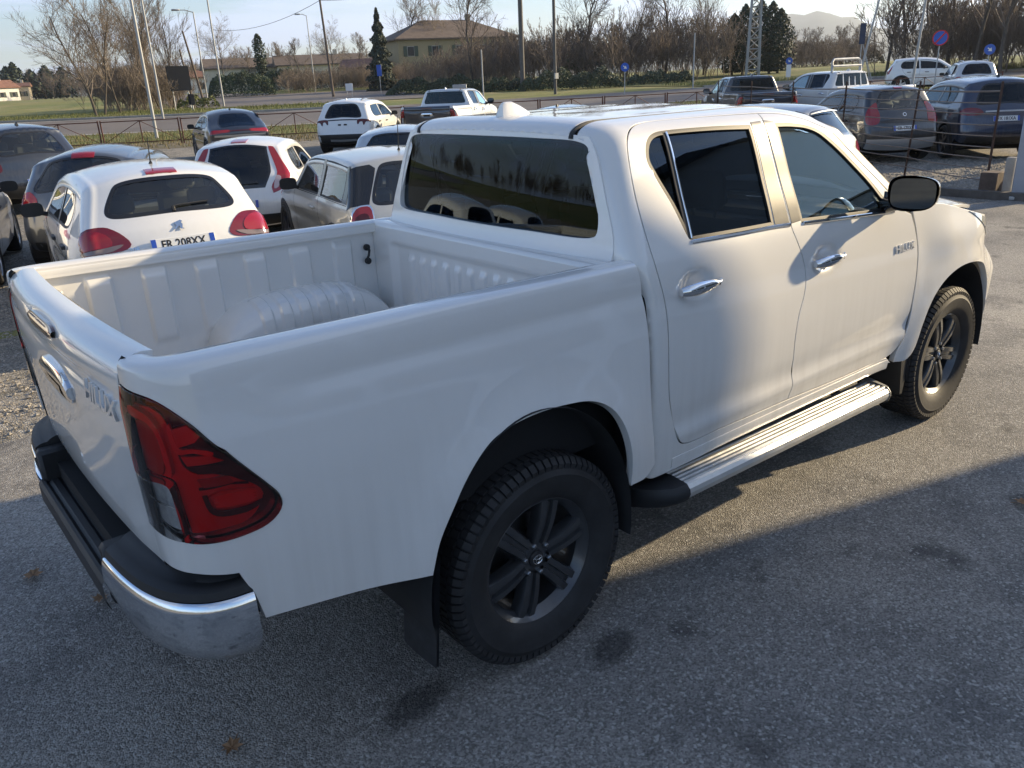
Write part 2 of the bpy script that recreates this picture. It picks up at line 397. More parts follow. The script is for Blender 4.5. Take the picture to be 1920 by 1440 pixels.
def strip(name,S,path,w,h,material,parent,side=1,out=(0,1,0),step=.02,off=0):
    """a moulding of width w and height h lying on the skin along a path"""
    q=np.array(catmull([np.array(p[:2],float) for p in path],step,False))
    t=np.gradient(q,axis=0);t/=np.linalg.norm(t,axis=1)[:,None];o2=np.stack([t[:,1],-t[:,0]],1)
    sgn=np.sign(np.mean(snormal(S,q)@np.array(out,float)));N=snormal(S,q)*sgn
    R=[]
    for a,b in ((-1,-.4),(-1,.5),(-.6,1),(.6,1),(1,.5),(1,-.4)):
        s=q+o2*a*w/2;R.append(S(s[:,0],s[:,1])+N*(b*h+off))
    P=np.stack(R,1)
    P[...,1]*=side
    mb=MB();mb.grid(P);n=P.shape[1]
    mb.f.append(tuple(range(n)));mb.f.append(tuple(range(len(mb.v)-n,len(mb.v))))
    return mb.build(name,material,parent)
def on(S,u,v,side=1,off=0,out=(0,1,0)):
    """point and frame on a skin: (position, normal, du, dv)"""
    w=np.array([[u,v]]);n=snormal(S,w);n=n*(np.sign(n@np.array(out,float)) or 1)
    p=S(w[:,0],w[:,1])[0]+n[0]*off;du=(S(w[:,0]+1e-3,w[:,1])-S(w[:,0]-1e-3,w[:,1]))[0];dv=(S(w[:,0],w[:,1]+1e-3)-S(w[:,0],w[:,1]-1e-3))[0]
    fl=np.array([1,side,1]);return p*fl,n[0]*fl,du/np.linalg.norm(du)*fl,dv/np.linalg.norm(dv)*fl
def frame(p,x,y,z):
    """matrix with given axes as columns"""
    return Matrix(((x[0],y[0],z[0],p[0]),(x[1],y[1],z[1],p[1]),(x[2],y[2],z[2],p[2]),(0,0,0,1)))
def text(name,s,size,material,parent,M,depth=.003,bold=0.0,align='CENTER',sx=1.0,shear=0):
    c=bpy.data.curves.new(name,'FONT');c.body=s;c.size=size;c.extrude=depth;c.align_x=align;c.align_y='CENTER';c.offset=bold;c.resolution_u=2;c.shear=shear
    o=bpy.data.objects.new(name,c);COL.objects.link(o);bpy.context.view_layer.update()
    me=bpy.data.meshes.new_from_object(o);bpy.data.objects.remove(o);bpy.data.curves.remove(c)
    me.name=name;me.transform(M@Matrix.Diagonal((sx,1,1,1)));me.materials.clear();me.materials.append(material)
    return link(bpy.data.objects.new(name,me),parent)
# ------------------------------------------------------------------ ground, roads, verges
def zg(x,y):
    d=np.hypot(np.asarray(x,float)-CAMP[0],np.asarray(y,float)-CAMP[1])
    return -.14*sstep(5.8,9,d)*(1-sstep(22,36,d))+.8*sstep(37,68,d)+.8*sstep(72,110,d)
FO=np.array([8.1,33.7]);FA=np.array([.895,-.446]);FB=np.array([.446,.895])
def fw(a,b):return FO+FA*a+FB*b
def ground_mat(name,cols,scales,bumps,rough=.9,stones=None):
    """cols: two base colours mixed by a large noise; stones=(scale,light,dark) adds a pebble mosaic; bumps=[(scale,distance)]"""
    m=bpy.data.materials.new(name);N,L=nodes(m);b=N['Principled BSDF'];b.inputs['Roughness'].default_value=rough;b.inputs['Specular IOR Level'].default_value=.35
    tc=N.new('ShaderNodeTexCoord');co=tc.outputs['Object']
    def noise(s,d=6,r=.6):
        n=N.new('ShaderNodeTexNoise');n.inputs['Scale'].default_value=s;n.inputs['Detail'].default_value=d;n.inputs['Roughness'].default_value=r;L.new(co,n.inputs['Vector']);return n.outputs[0]
    def mr(x,a,b_,c,d):
        n=N.new('ShaderNodeMapRange');n.inputs[1].default_value=a;n.inputs[2].default_value=b_;n.inputs[3].default_value=c;n.inputs[4].default_value=d;L.new(x,n.inputs[0]);return n.outputs[0]
    def mix(f,A,B,t='MIX'):
        n=N.new('ShaderNodeMix');n.data_type='RGBA';n.blend_type=t
        if isinstance(f,float):n.inputs['Factor'].default_value=f
        else:L.new(f,n.inputs['Factor'])
        for k,v in (('A',A),('B',B)):
            if isinstance(v,tuple):n.inputs[k].default_value=(*v,1)
            else:L.new(v,n.inputs[k])
        return n.outputs['Result']
    c=mix(mr(noise(scales[0]),.42,.60,0,1),cols[0],cols[1])
    if len(cols)>2:c=mix(mr(noise(scales[1]),.50,.66,0,1),c,cols[2])
    if len(cols)>3:c=mix(mr(noise(scales[2],3),.60,.70,0,.8),c,cols[3])
    h=None
    if stones:
        v=N.new('ShaderNodeTexVoronoi');v.inputs['Scale'].default_value=stones[0];L.new(co,v.inputs['Vector'])
        sp=N.new('ShaderNodeSeparateColor');L.new(v.outputs['Color'],sp.inputs[0])
        gm=N.new('ShaderNodeVectorMath');gm.operation='SCALE';L.new(c,gm.inputs[0]);L.new(mr(sp.outputs[0],0,1,stones[2],stones[1]),gm.inputs['Scale']);c=gm.outputs[0]
        v2=N.new('ShaderNodeTexVoronoi');v2.inputs['Scale'].default_value=stones[0]*.72;L.new(co,v2.inputs['Vector'])
        sp2=N.new('ShaderNodeSeparateColor');L.new(v2.outputs['Color'],sp2.inputs[0])
        c=mix(mr(sp2.outputs[1],.90,.93,0,.75),c,(.42,.41,.38))
        c=mix(mr(sp2.outputs[2],.90,.93,0,.7),c,tuple(x*.35 for x in cols[0]))
        h=v.outputs['Distance']
    L.new(c,b.inputs['Base Color'])
    prev=None
    for s,dist,src in [(stones[0],stones[3],h)] if stones else []:
        bp=N.new('ShaderNodeBump');bp.invert=True;bp.inputs['Strength'].default_value=.8;bp.inputs['Distance'].default_value=dist;L.new(src,bp.inputs['Height']);prev=bp
    for s,dist in bumps:
        bp=N.new('ShaderNodeBump');bp.inputs['Strength'].default_value=.7;bp.inputs['Distance'].default_value=dist;L.new(noise(s,4),bp.inputs['Height'])
        if prev:L.new(prev.outputs[0],bp.inputs['Normal'])
        prev=bp
    if prev:L.new(prev.outputs[0],b.inputs['Normal'])
    MATS[name]=m;return m
ASPH=ground_mat('coarse asphalt',[(.31,.292,.260),(.215,.204,.187),(.150,.144,.136),(.060,.058,.056)],(.38,1.3,2.3),[(9,.006)],.72,stones=(150,1.42,.55,.006))
GRAV=ground_mat('lot gravel',[(.28,.255,.215),(.20,.185,.16),(.155,.148,.13)],(.5,2.2),[(6,.02)],.95,stones=(75,1.5,.5,.010))
FIELD=ground_mat('field grass',[(.185,.185,.062),(.120,.150,.046),(.25,.215,.105)],(.05,.22),[(1.5,.10),(9,.05)],1.0)
VERGE=ground_mat('verge grass',[(.140,.150,.048),(.095,.120,.036),(.205,.175,.085)],(.25,.8),[(3,.08),(14,.04)],1.0)
ROADM=ground_mat('road asphalt',[(.155,.140,.132),(.130,.120,.115)],(.3,),[(30,.004)],.85)
EARTH=ground_mat('trodden earth',[(.175,.140,.095),(.120,.105,.070),(.095,.105,.045)],(.5,1.4),[(5,.04)],1.0)
def sheet(name,poly,m,dz,step,kind='structure',dome=None):
    P=np.array(poly,float)
    W,T=tri2d([loop([tuple(q)+(1,) for q in P],step)],step)
    z=zg(W[:,0],W[:,1])+dz
    if dome is not None:z=z+dome(W)
    mb=MB();mb.add(np.column_stack([W,z]),[tuple(t) for t in T])
    o=mb.build(name,m,None,fix=False,angle=None);V=o.data
    if len(V.polygons) and V.polygons[0].normal.z<0:V.flip_normals()
    o['kind']=kind;return o
# one sheet out to the horizon
mb=MB();V=[];F=[];R_=np.concatenate([[0.01],np.arange(2,120,2.0),np.geomspace(122,5300,40)]);n=120
for r in R_:
    for k in range(n):
        a=2*pi*k/n;x=CAMP[0]+r*math.cos(a);y=CAMP[1]+r*math.sin(a);V.append((x,y,float(zg(x,y))-.03))
for i in range(len(R_)-1):
    for k in range(n):F.append((i*n+k,i*n+(k+1)%n,(i+1)*n+(k+1)%n,(i+1)*n+k)[::-1])
mb.add(V,F);g=mb.build('ground',FIELD,None,fix=False,angle=None)
if g.data.polygons[500].normal.z<0:g.data.flip_normals()
g['kind']='structure'
lot=[(-40,-30),(40,-30),(40,8)]+[tuple(fw(a,-3.0)) for a in (28,14,0,-14,-40)]+[(-40,40)]
sheet('gravel_lot',lot,GRAV,-.016,1.6)
asp=[(-30,-29),(12.55,-29),(12.55,2.3),(11.4,2.62),(8,2.75),(4,2.85),(0,2.9),(-3,2.7),(-30,3.2)]
sheet('asphalt_yard',asp,ASPH,-.004,.8)
sheet('earth_strip',[tuple(fw(a,b)) for a,b in ((-45,-3.0),(60,-3.0),(60,1.4),(-45,1.4))],EARTH,-.010,1.5)
sheet('near_verge',[tuple(fw(a,b)) for a,b in ((-45,1.4),(60,1.4),(60,8),(-45,8))],VERGE,.0,1.5)
sheet('road',[tuple(fw(a,b)) for a,b in ((-70,8),(95,8),(95,19.5),(-70,19.5))],ROADM,.004,2)
def ln(px,d):
    # compass direction of a picture column, used only to set down far things at their own distance
    a=yaw-math.atan((px-960)/1511.95*math.cos(pitch));return (CAMP[0]+d*math.cos(a),CAMP[1]+d*math.sin(a))
sheet('side_road',[(20.5,58.1),(37.5,50.4),(47.9,78.5),(38.2,83.5),(36.5,98),(28.0,101.5)],ROADM,.010,2)
WHITEL=mat('worn road paint',(.62,.61,.57),.7,noise=(3,.25))
for b,w in ((8.35,.16),(19.1,.16)):
    for a0,a1 in ((-70,95),):
        if b>18:
            for q0,q1 in ((-70,13.5),(33,95)):sheet('edge_line',[tuple(fw(a,c)) for a,c in ((q0,b),(q1,b),(q1,b+w),(q0,b+w))],WHITEL,.009,2.5)
        else:sheet('edge_line',[tuple(fw(a,c)) for a,c in ((a0,b),(a1,b),(a1,b+w),(a0,b+w))],WHITEL,.009,2.5)
sheet('far_verge',[tuple(fw(a,b)) for a,b in ((-70,19.6),(10,19.6),(9,24),(-70,27))],VERGE,.02,2)
sheet('far_verge',[tuple(fw(a,b)) for a,b in ((36,19.6),(95,19.6),(95,40),(44,50),(34,40))],VERGE,.02,2)
def kerb(name,pts,w,h,m,label):
    mb=MB();P=[];pts=[np.array(p,float) for p in pts]
    for i,p in enumerate(pts):
        t=pts[min(i+1,len(pts)-1)]-pts[max(i-1,0)];t/=np.linalg.norm(t);nn=np.array([-t[1],t[0]]);z=float(zg(*p))
        P.append([(*(p-nn*w/2),z-.05),(*(p-nn*w/2),z+h),(*(p+nn*w/2),z+h),(*(p+nn*w/2),z-.05)])
    mb.grid(np.array(P));return mb.build(name,m,None,smooth=False)
k=kerb('kerb',[(12.62,y) for y in np.linspace(-6,3.4,16)],.14,.11,mat('dark kerb stone',(.11,.10,.09),.9,noise=(6,.3)),'');k['kind']='structure'
for pts in ([fw(a,19.75) for a in np.linspace(-70,12,40)],[fw(a,19.75) for a in np.linspace(35,95,30)]):
    k=kerb('kerb',pts,.22,.12,CONC,'');k['kind']='structure'
# grass tufts on the verges (blades, nobody could count them)
def tufts(name,n,fun,h0,m):
    V=[];F=[];k=0
    P=fun(n)
    for x,y in P:
        z=float(zg(x,y));h=h0*random.uniform(.5,1.4);a=random.uniform(0,6.3)
        for j in range(3):
            a2=a+j*2.1;dx,dy=math.cos(a2)*h*.5,math.sin(a2)*h*.5;w=h*.12
            V+=[(x-dy*.2-w*math.sin(a2),y+dx*.2+w*math.cos(a2),z-.03),(x-dy*.2+w*math.sin(a2),y+dx*.2-w*math.cos(a2),z-.03),(x+dx,y+dy,z+h)];F.append((k,k+1,k+2));k+=3
    mb=MB();mb.add(V,F);o=mb.build(name,m,None,fix=False,smooth=False);o['kind']='stuff'
GR1=mat('grass blades',(.135,.150,.045),.8,noise=(.4,.35));GR2=mat('dry grass blades',(.21,.175,.085),.9,noise=(.4,.3))
def rnd(a0,a1,b0,b1):
    return lambda n:[tuple(fw(random.uniform(a0,a1),random.uniform(b0,b1))) for _ in range(n)]
tufts('verge_grass',9000,rnd(-20,45,1.2,8),.10,GR1);tufts('dry_grass',6000,rnd(-20,45,-3.2,8),.14,GR2)
tufts('roadside_grass',7000,rnd(-40,10,20,27),.15,GR1);tufts('roadside_grass',5000,rnd(36,80,20,30),.20,GR1)
# ------------------------------------------------------------------ hills far off
HILLM=mat('wooded hill',(.055,.070,.048),1.0,noise=(.004,.4))
def ridge_mesh(name,prof,d,depth,m):
    mb=MB();P=[]
    pa=np.array(prof,float)
    for px in np.linspace(pa[0,0],pa[-1,0],70):
        h=np.interp(px,pa[:,0],pa[:,1])*(1+.05*math.sin(px*.09)+.03*math.sin(px*.23));row=[]
        for t in np.linspace(0,1,9):
            x,y=ln(px,d+depth*(t-.5));row.append((x,y,h*math.sin(pi*t)**.8-6))
        P.append(row)
    mb.grid(np.array(P));o=mb.build(name,m,None,fix=False);o['kind']='structure';return o
ridge_mesh('hills',[(900,40),(1250,95),(1440,170),(1510,232),(1570,222),(1640,165),(1720,120),(1850,85),(2050,60),(2500,30)],4200,1600,HILLM)
ridge_mesh('low_hills',[(-500,10),(0,28),(200,34),(500,38),(900,45),(1300,48),(1800,48),(2400,20)],2600,500,HILLM)

# damp patches on the asphalt: thin flat stains with ragged, fading edges
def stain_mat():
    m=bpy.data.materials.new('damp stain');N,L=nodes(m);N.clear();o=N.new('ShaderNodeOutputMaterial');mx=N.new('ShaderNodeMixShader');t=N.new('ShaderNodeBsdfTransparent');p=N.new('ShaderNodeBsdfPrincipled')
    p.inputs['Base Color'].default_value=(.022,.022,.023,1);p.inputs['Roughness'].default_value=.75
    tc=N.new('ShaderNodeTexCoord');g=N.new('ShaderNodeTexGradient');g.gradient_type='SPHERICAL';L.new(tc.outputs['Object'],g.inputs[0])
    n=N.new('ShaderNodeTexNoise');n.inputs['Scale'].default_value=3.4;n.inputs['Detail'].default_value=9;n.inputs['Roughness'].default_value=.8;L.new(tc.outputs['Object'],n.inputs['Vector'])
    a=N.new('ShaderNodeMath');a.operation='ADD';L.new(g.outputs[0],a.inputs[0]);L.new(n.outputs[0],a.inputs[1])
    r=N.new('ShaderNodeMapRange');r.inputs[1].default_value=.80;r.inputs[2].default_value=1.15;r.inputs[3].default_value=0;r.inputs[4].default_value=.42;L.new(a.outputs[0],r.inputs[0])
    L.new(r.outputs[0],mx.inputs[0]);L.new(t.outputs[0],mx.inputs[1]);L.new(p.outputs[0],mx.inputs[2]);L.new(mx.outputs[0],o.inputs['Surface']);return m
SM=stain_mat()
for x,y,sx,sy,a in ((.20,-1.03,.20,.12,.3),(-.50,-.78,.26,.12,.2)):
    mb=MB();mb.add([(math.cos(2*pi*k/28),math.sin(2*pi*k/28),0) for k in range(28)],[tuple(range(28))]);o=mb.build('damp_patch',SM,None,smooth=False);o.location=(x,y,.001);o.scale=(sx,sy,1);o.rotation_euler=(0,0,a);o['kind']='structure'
# loose stones on the gravel
def pebbles(name,n,fun,m,s0):
    g=np.random.default_rng(5);P=np.array([fun() for _ in range(n)]);s=s0*g.uniform(.5,1.6,(n,1));a=g.uniform(0,2*pi,n);c,sn=np.cos(a),np.sin(a)
    U=np.array([(1,0,0),(0,1,0),(-1,0,0),(0,-1,0),(0,0,.75),(0,0,-.75)])
    q=U[None]*np.stack([s*g.uniform(.8,1.4,(n,1)),s,s*.8],2).reshape(n,1,3)*g.uniform(.7,1.2,(n,6,1))
    X=q[...,0]*c[:,None]-q[...,1]*sn[:,None];Y=q[...,0]*sn[:,None]+q[...,1]*c[:,None]
    V=np.stack([X+P[:,:1],Y+P[:,1:2],q[...,2]+zg(P[:,0],P[:,1])[:,None]-.012],2).reshape(-1,3)
    F=np.array([(0,1,4),(1,2,4),(2,3,4),(3,0,4),(1,0,5),(2,1,5),(3,2,5),(0,3,5)]);F=(F[None]+np.arange(n)[:,None,None]*6).reshape(-1,3)
    me=bpy.data.meshes.new(name);me.from_pydata(V.tolist(),[],F.tolist());me.materials.append(m);o=link(bpy.data.objects.new(name,me));o['kind']='stuff'
PEB=mat('loose stones',(.30,.275,.235),.9,noise=(9,.45))
pebbles('gravel_stones',9000,lambda:(random.uniform(12.8,18.5),random.uniform(1.8,9)),PEB,.020)
pebbles('gravel_stones',7000,lambda:(random.uniform(-3.2,.4),random.uniform(2.9,12)),PEB,.014)
# ------------------------------------------------------------------ the white pick-up truck
WHITE=paint('white car paint',(.74,.73,.70),dirt=.16)
TINT=glass('privacy glass',(.085,.10,.11),.85,gcol=(.72,.86,1))
FRONTG=glass('front door glass',(.82,.90,.88),2.8,gcol=(.82,1,1))
CLEARG=glass('clear glass',(.80,.87,.85),1.35)
REDL=mat('red lamp lens',(.30,.006,.010),.10,coat=1,spec=.6)
REDD=mat('dark red lamp insert',(.085,.003,.006),.25,coat=.3)
REDB=mat('bright red lamp bar',(.52,.012,.016),.14,coat=.6)
SMOKE=mat('smoked lamp housing',(.020,.010,.012),.14,coat=1)
CLEARL=mat('clear lamp lens',(.34,.35,.36),.10,coat=1,noise=(40,.25))
REFL=mat('red reflector',(.62,.035,.045),.30,metal=.25,coat=.6)
REDD2=mat('deep red reflector',(.34,.02,.03),.3,metal=.25,coat=.6)
GUIDE=mat('red light guide',(.80,.06,.07),.15,coat=1)
AMBR=mat('amber reflector',(.40,.20,.12),.35,coat=.4)
REDGL=glass('red outer lens',(.92,.20,.21),1.0)
CLRGL=glass('clear outer lens',(.80,.80,.80),1.0)
BADGE=mat('satin badge chrome',(.78,.79,.80),.32,metal=.6)
RIMM=mat('dark grey alloy',(.066,.069,.074),.32,metal=.55,coat=.5,noise=(9,.2))
BRAKE=mat('brake disc steel',(.16,.16,.16),.4,metal=1)
truck=empty('pickup_truck')
tag(truck,'large white double cab pickup truck with an empty cargo bed, nearest in the foreground','pickup truck')
R,Lf=-1,1
# ---- outlines traced on the skin (u along the truck, v up the skin)
ARCH_R=[(.40,.555,1),(.402,.637),(.392,.72),(.365,.803),(.322,.872),(.272,.914),(.205,.943),(.11,.960),(.02,.967),(-.065,.966),(-.15,.955),(-.211,.937),(-.259,.909),(-.304,.872),(-.342,.831),(-.372,.79),(-.44,.683),(-.476,.576,1)]
LIGHT=[(-1.296,1.302,1),(-1.134,1.278),(-1.055,1.221),(-.994,1.128),(-.915,1.028),(-.893,.995),(-.889,.968),(-.903,.947),(-.935,.930),(-.985,.924),(-1.045,.927),(-1.11,.933),(-1.17,.940),(-1.298,.948,1)]
bedout=[(-1.298,1.462,1),(.30,1.462),(.512,1.462,1),(.524,1.40),(.530,1.339),(.540,1.272),(.546,1.16),(.546,1.05),(.543,.923),(.545,.784),(.552,.673),(.554,.586,1),(.488,.558)]+ARCH_R[0:]+[(-.66,.600),(-.889,.640),(-.982,.657,1),(-1.004,.76),(-1.020,.822,1),(-1.075,.834),(-1.139,.843),(-1.298,.843,1)]
DOORGAP_TOP=[(2.462,1.285),(2.36,1.368),(2.25,1.462),(2.12,1.572),(2.01,1.665),(1.90,1.742),(1.80,1.785),(1.67,1.806),(1.512,1.815)]
MID=[(1.512,1.815,1),(1.495,1.661),(1.490,1.529),(1.484,1.398),(1.486,1.335),(1.507,1.285),(1.543,1.205),(1.562,1.119),(1.548,1.046),(1.512,.959),(1.497,.856),(1.503,.743),(1.512,.632),(1.500,.566,1)]
REARGAP=[(1.23,1.828),(.975,1.836),(.814,1.833),(.735,1.812),(.681,1.776),(.650,1.734),(.630,1.673),(.616,1.57),(.611,1.474),(.612,1.384),(.621,1.30),(.638,1.218),(.648,1.132),(.648,1.032),(.648,.929),(.657,.819),(.688,.712),(.718,.637),(.742,.603),(.785,.585)]
SILL=[(1.012,.580),(1.30,.571)]
FRONTGAP=[(2.522,1.262,1),(2.566,1.16),(2.588,1.061),(2.586,.941),(2.566,.825),(2.537,.709),(2.507,.625),(2.463,.568),(2.404,.540),(2.091,.543),(1.805,.552)]
reardoor=MID[:1]+REARGAP+SILL+[(1.500,.566,1)]+[q[:2] for q in MID[-2:0:-1]]
frontdoor=[(2.522,1.262,1),(2.462,1.285)]+DOORGAP_TOP[1:-1]+MID[:1]+[q[:2] for q in MID[1:-1]]+[(1.500,.566,1)]+[(1.805,.552),(2.091,.543),(2.404,.540),(2.463,.568),(2.507,.625),(2.537,.709),(2.566,.825),(2.586,.941),(2.588,1.061),(2.566,1.16)]
REARWIN=[(.778,1.752),(.82,1.767),(.877,1.771),(1.15,1.766),(1.400,1.753,1),(1.386,1.55),(1.368,1.363,1),(1.10,1.371),(.850,1.380,1),(.834,1.390),(.794,1.513),(.742,1.628),(.728,1.675),(.745,1.721)]
FRONTWIN=[(1.578,1.750,1),(1.694,1.746),(1.80,1.733),(1.885,1.700),(2.003,1.622),(2.111,1.533),(2.198,1.452),(2.262,1.380),(2.335,1.305,1),(2.202,1.310),(1.861,1.331),(1.564,1.350,1),(1.566,1.55)]
cabside=[(.50,.52,1),(.495,1.00,1),(.40,1.10,1),(.40,1.5),(.40,1.90,1),(1.0,1.935),(1.6,1.930),(1.80,1.90),(1.93,1.810),(2.02,1.713),(2.163,1.590),(2.288,1.486),(2.415,1.380),(2.54,1.283,1)]+DOORGAP_TOP[:-1]+[(1.512,1.815)]+REARGAP+SILL+[(1.500,.566)]+[(1.805,.552),(2.091,.543),(2.404,.540,1),(2.45,.50,1),(1.5,.495),(.56,.495)]
cabside[14]=(2.462,1.285,1)
def soft_dent(u,v):
    """faint crease under the bed rail and waist tuck of the doors"""
    return -.006*np.exp(-((v-1.245)/.028)**2)*sstep(-.95,-.7,u)
def door_relief(u,v):
    return .007*np.exp(-((v-.635)/.03)**2)-.006*np.exp(-((v-.70)/.05)**2)
def cup(uc,vc):
    def g(u,v):
        r=np.hypot((u-uc)/.085,(v-vc-.012)/.050);return door_relief(u,v)-.022*np.exp(-np.clip(r,0,4)**4)
    return g
def handle(parent,uc,vc,side):
    p,n,du,dv=on(cab,uc,vc,side)
    up=np.array([-.02,0,1.]);fw=du-(du@n)*n;fw/=np.linalg.norm(fw);tv=dv
    mb=MB();S=[]
    # a chrome bar: thick lens-shaped grip tapering to the front
    for k in range(15):
        t=k/14;x=-.118+.236*t;w=.021*(math.sin(pi*min(1,.10+t*1.05))**.55 if t<.95 else .55)+.003;w*=1.1-.35*t
        bow=.030+.012*math.sin(pi*t)-.018*(2*t-1)**4
        c=p+fw*x+n*bow+tv*(.006*t)
        ring=[c+w*math.cos(a)*tv+.011*math.sin(a)*n for a in np.linspace(0,2*pi,13)[:-1]];S.append(ring)
    mb.grid(np.array([r+[r[0]] for r in S]));mb.f.append(tuple(range(12)));k=13*14;mb.f.append(tuple(range(k,k+12)))
    for x in (-.088,.088):
        c=p+fw*x;mb.tube([c-n*.004,c+n*.030],.010,8)
    mb.build('door_handle',CHROME,parent)
def make_door(kind,side):
    front=kind=='front'
    o=panel('front_door' if front else 'rear_door',cab,frontdoor if front else reardoor,WHITE,truck,holes=[FRONTWIN if front else REARWIN],step=.026,side=side,relief=cup(1.735,1.163) if front else cup(.838,1.211),lip=.022)
    W=FRONTWIN if front else REARWIN
    panel('window_seal',cab,inset(loop(W,.015),-.0045),BLACKP,o,holes=[inset(loop(W,.015),.013)],step=.02,side=side,off=-.001,gap=0,lip=.012)
    panel('door_window',cab,inset(loop(W,.02),.010),FRONTG if front else TINT,o,step=.06,side=side,off=-.010,gap=0,lip=.003)
    belt=[(1.572,1.344),(1.861,1.325),(2.202,1.304),(2.345,1.294)] if front else [(.838,1.375),(1.10,1.365),(1.37,1.357),(1.478,1.351)]
    strip('belt_moulding',cab,belt,.014,.006,CHROME,o,side,off=.001)
    if front:
        ap=[(1.502,1.770,1),(1.574,1.760,1),(1.566,1.55),(1.560,1.357,1),(1.490,1.354,1),(1.497,1.55)]
    else:
        ap=[(1.412,1.766,1),(1.484,1.768,1),(1.481,1.55),(1.476,1.358,1),(1.374,1.364,1),(1.394,1.55)]
    panel('pillar_trim',cab,ap,mat('pillar film',(.045,.044,.042),.28,coat=.3,noise=(30,.2)),o,step=.03,side=side,off=.0015,gap=.001,lip=.004)
    if not front:
        strip('quarter_bar',cab,[(.871,1.765),(.853,1.57),(.838,1.388)],.026,.004,BLACKP,o,side,off=-.004)
        strip('quarter_trim',cab,[(.879,1.765),(.861,1.57),(.845,1.388)],.008,.006,CHROME,o,side,off=-.001)
    handle(o,1.735 if front else .838,1.163 if front else 1.211,side)
    # inner door card, seen through the glass
    card=[(1.56,1.345,1),(2.30,1.29,1),(2.50,1.10,1),(2.36,.60,1),(1.54,.60,1)] if front else [(.84,1.37,1),(1.46,1.345,1),(1.48,.62,1),(.80,.62,1),(.68,.9,1),(.66,1.2,1)]
    panel('door_card',cab,card,TRIM,o,step=.12,side=side,off=-.075,gap=0,lip=0)
    if front:
        p,n,du,dv=on(cab,2.445,1.107,side,off=.002)
        du2=du*1.0
        xa=du2*(1 if side<0 else -1)
        text('door_badge','HILUX',.054,BADGE,o,frame(p+n*.002,xa,dv,n),.003,.0004,sx=1.25)
    return o
for s in (R,Lf):
    make_door('rear',s);make_door('front',s)
    panel('cab_side',cab,cabside,WHITE,truck,step=.030,side=s,lip=.02)
    b=panel('bed_side',bed,bedout,WHITE,truck,holes=[LIGHT],step=.026,side=s,relief=soft_dent,lip=.03)
    for key,q in (('reardoor',reardoor),('frontdoor',frontdoor)):
        P=loop(q,.025);n_=snormal(cab,P);n_=n_*np.sign(np.mean(n_[:,1]));X=cab(P[:,0],P[:,1])-n_*.016;X[:,1]*=s
        mb=MB();mb.tube(list(X)+[X[0]],.011,6,False);mb.build('door_seal',DARKV,truck)
    vv=np.linspace(.58,1.30,30);mb=MB();mb.tube([(.572,s*(float(cab_y(v))-.052),v) for v in vv],.016,6);mb.build('gap_shade_tube',DARKV,truck)  # black tube added in the cab-to-bed gap; its colour stands for shade
    P=np.array([(-1.297,v) for v in np.linspace(.82,1.385,30)]);X=bed(P[:,0],P[:,1]);X[:,1]*=s;X[:,0]+=.014;mb=MB();mb.tube(list(X),.010,6);mb.build('tailgate_seal',DARKV,truck)
# ---- roof, one panel across, split from the sides by the drip channels
def roofS(u,y):
    u=np.asarray(u,float);y=np.asarray(y,float);ay=np.abs(y)
    v=np.interp(ay,[0,.320,.480,.590],[2.45,2.10,1.95,1.84])
    P=cab(u,v);P[...,1]=y
    rib=.004*(np.cos(ay/.44*2*pi*1.5)*.5)*sstep(.75,.95,u)*sstep(1.9,1.7,u)*sstep(.47,.40,ay)
    P[...,2]+=rib;return P
roof=panel('roof',roofS,[(.40,-.488,1),(1.0,-.488),(1.80,-.492,1),(1.93,-.25),(1.96,0),(1.93,.25),(1.80,.492,1),(1.0,.488),(.40,.488,1)],WHITE,truck,step=.035,out=(0,0,1),lip=.012)
for s in (-1,1):
    mb=MB();P=[]
    for u in np.linspace(.40,1.80,40):
        q=cab(np.array([u]),np.array([1.935]))[0];P.append((q[0],s*(.4965),q[2]-.008))
    mb.tube(P,.010,6);mb.build('drip_channel',BLACKP,roof)
# shark-fin aerial
def fin(name,x,z,L_,h,w,material,parent):
    mb=MB();S=[]
    for k in range(17):
        t=k/16;hh=h*float(np.interp(t,[0,.06,.30,.55,.8,1],[.93,1,.97,.70,.36,.02]));ww=w*float(np.interp(t,[0,.1,.5,.85,1],[.80,.92,1,.62,.05]))
        S.append([(x+L_*t+.016*q**2*(1-t),a*ww*(1-.72*q**1.3),z+hh*q-.006+.010*t) for a,q in ((-1,0),(-1,.15),(-1,.5),(-1,.85),(-.7,.97),(0,1),(.7,.97),(1,.85),(1,.5),(1,.15),(1,0))])
    mb.grid(np.array(S));mb.f.append(tuple(range(11)));return mb.build(name,material,parent,angle=50)
fin('roof_aerial',.605,1.815,.185,.074,.036,WHITE,roof)
# ---- back wall of the cab and rear window
BW=[(-.66,1.425),(-.668,1.46),(-.640,1.60),(-.603,1.705),(-.575,1.742),(-.53,1.757),(-.30,1.766),(0,1.768)]
bw=BW+[(-y,z) for y,z in BW[-2::-1]]+[(.63,1.412),(.30,1.408),(0,1.406),(-.30,1.408),(-.63,1.412)]
cb=[(-.735,1.15,1),(-.735,1.30),(-.725,1.42),(-.672,1.56),(-.615,1.70),(-.575,1.762,1),(-.30,1.776),(0,1.778),(.30,1.776),(.575,1.762,1),(.615,1.70),(.672,1.56),(.725,1.42),(.735,1.30),(.735,1.15,1)]
def ridge(u,v):return .012*np.exp(-((v-1.345)/.022)**2)-.010*sstep(1.33,1.28,v)
back=panel('cab_back',backw,cb,WHITE,truck,holes=[bw],step=.03,out=(-1,0,0),relief=ridge,lip=.045,gap=-.006)
panel('rear_window',backw,inset(loop(bw,.02),.003),TINT,truck,step=.06,out=(-1,0,0),relief=lambda y,z:-.022*np.clip((1.76-z)/.35,0,1.05),off=-.004,gap=0,lip=.006)
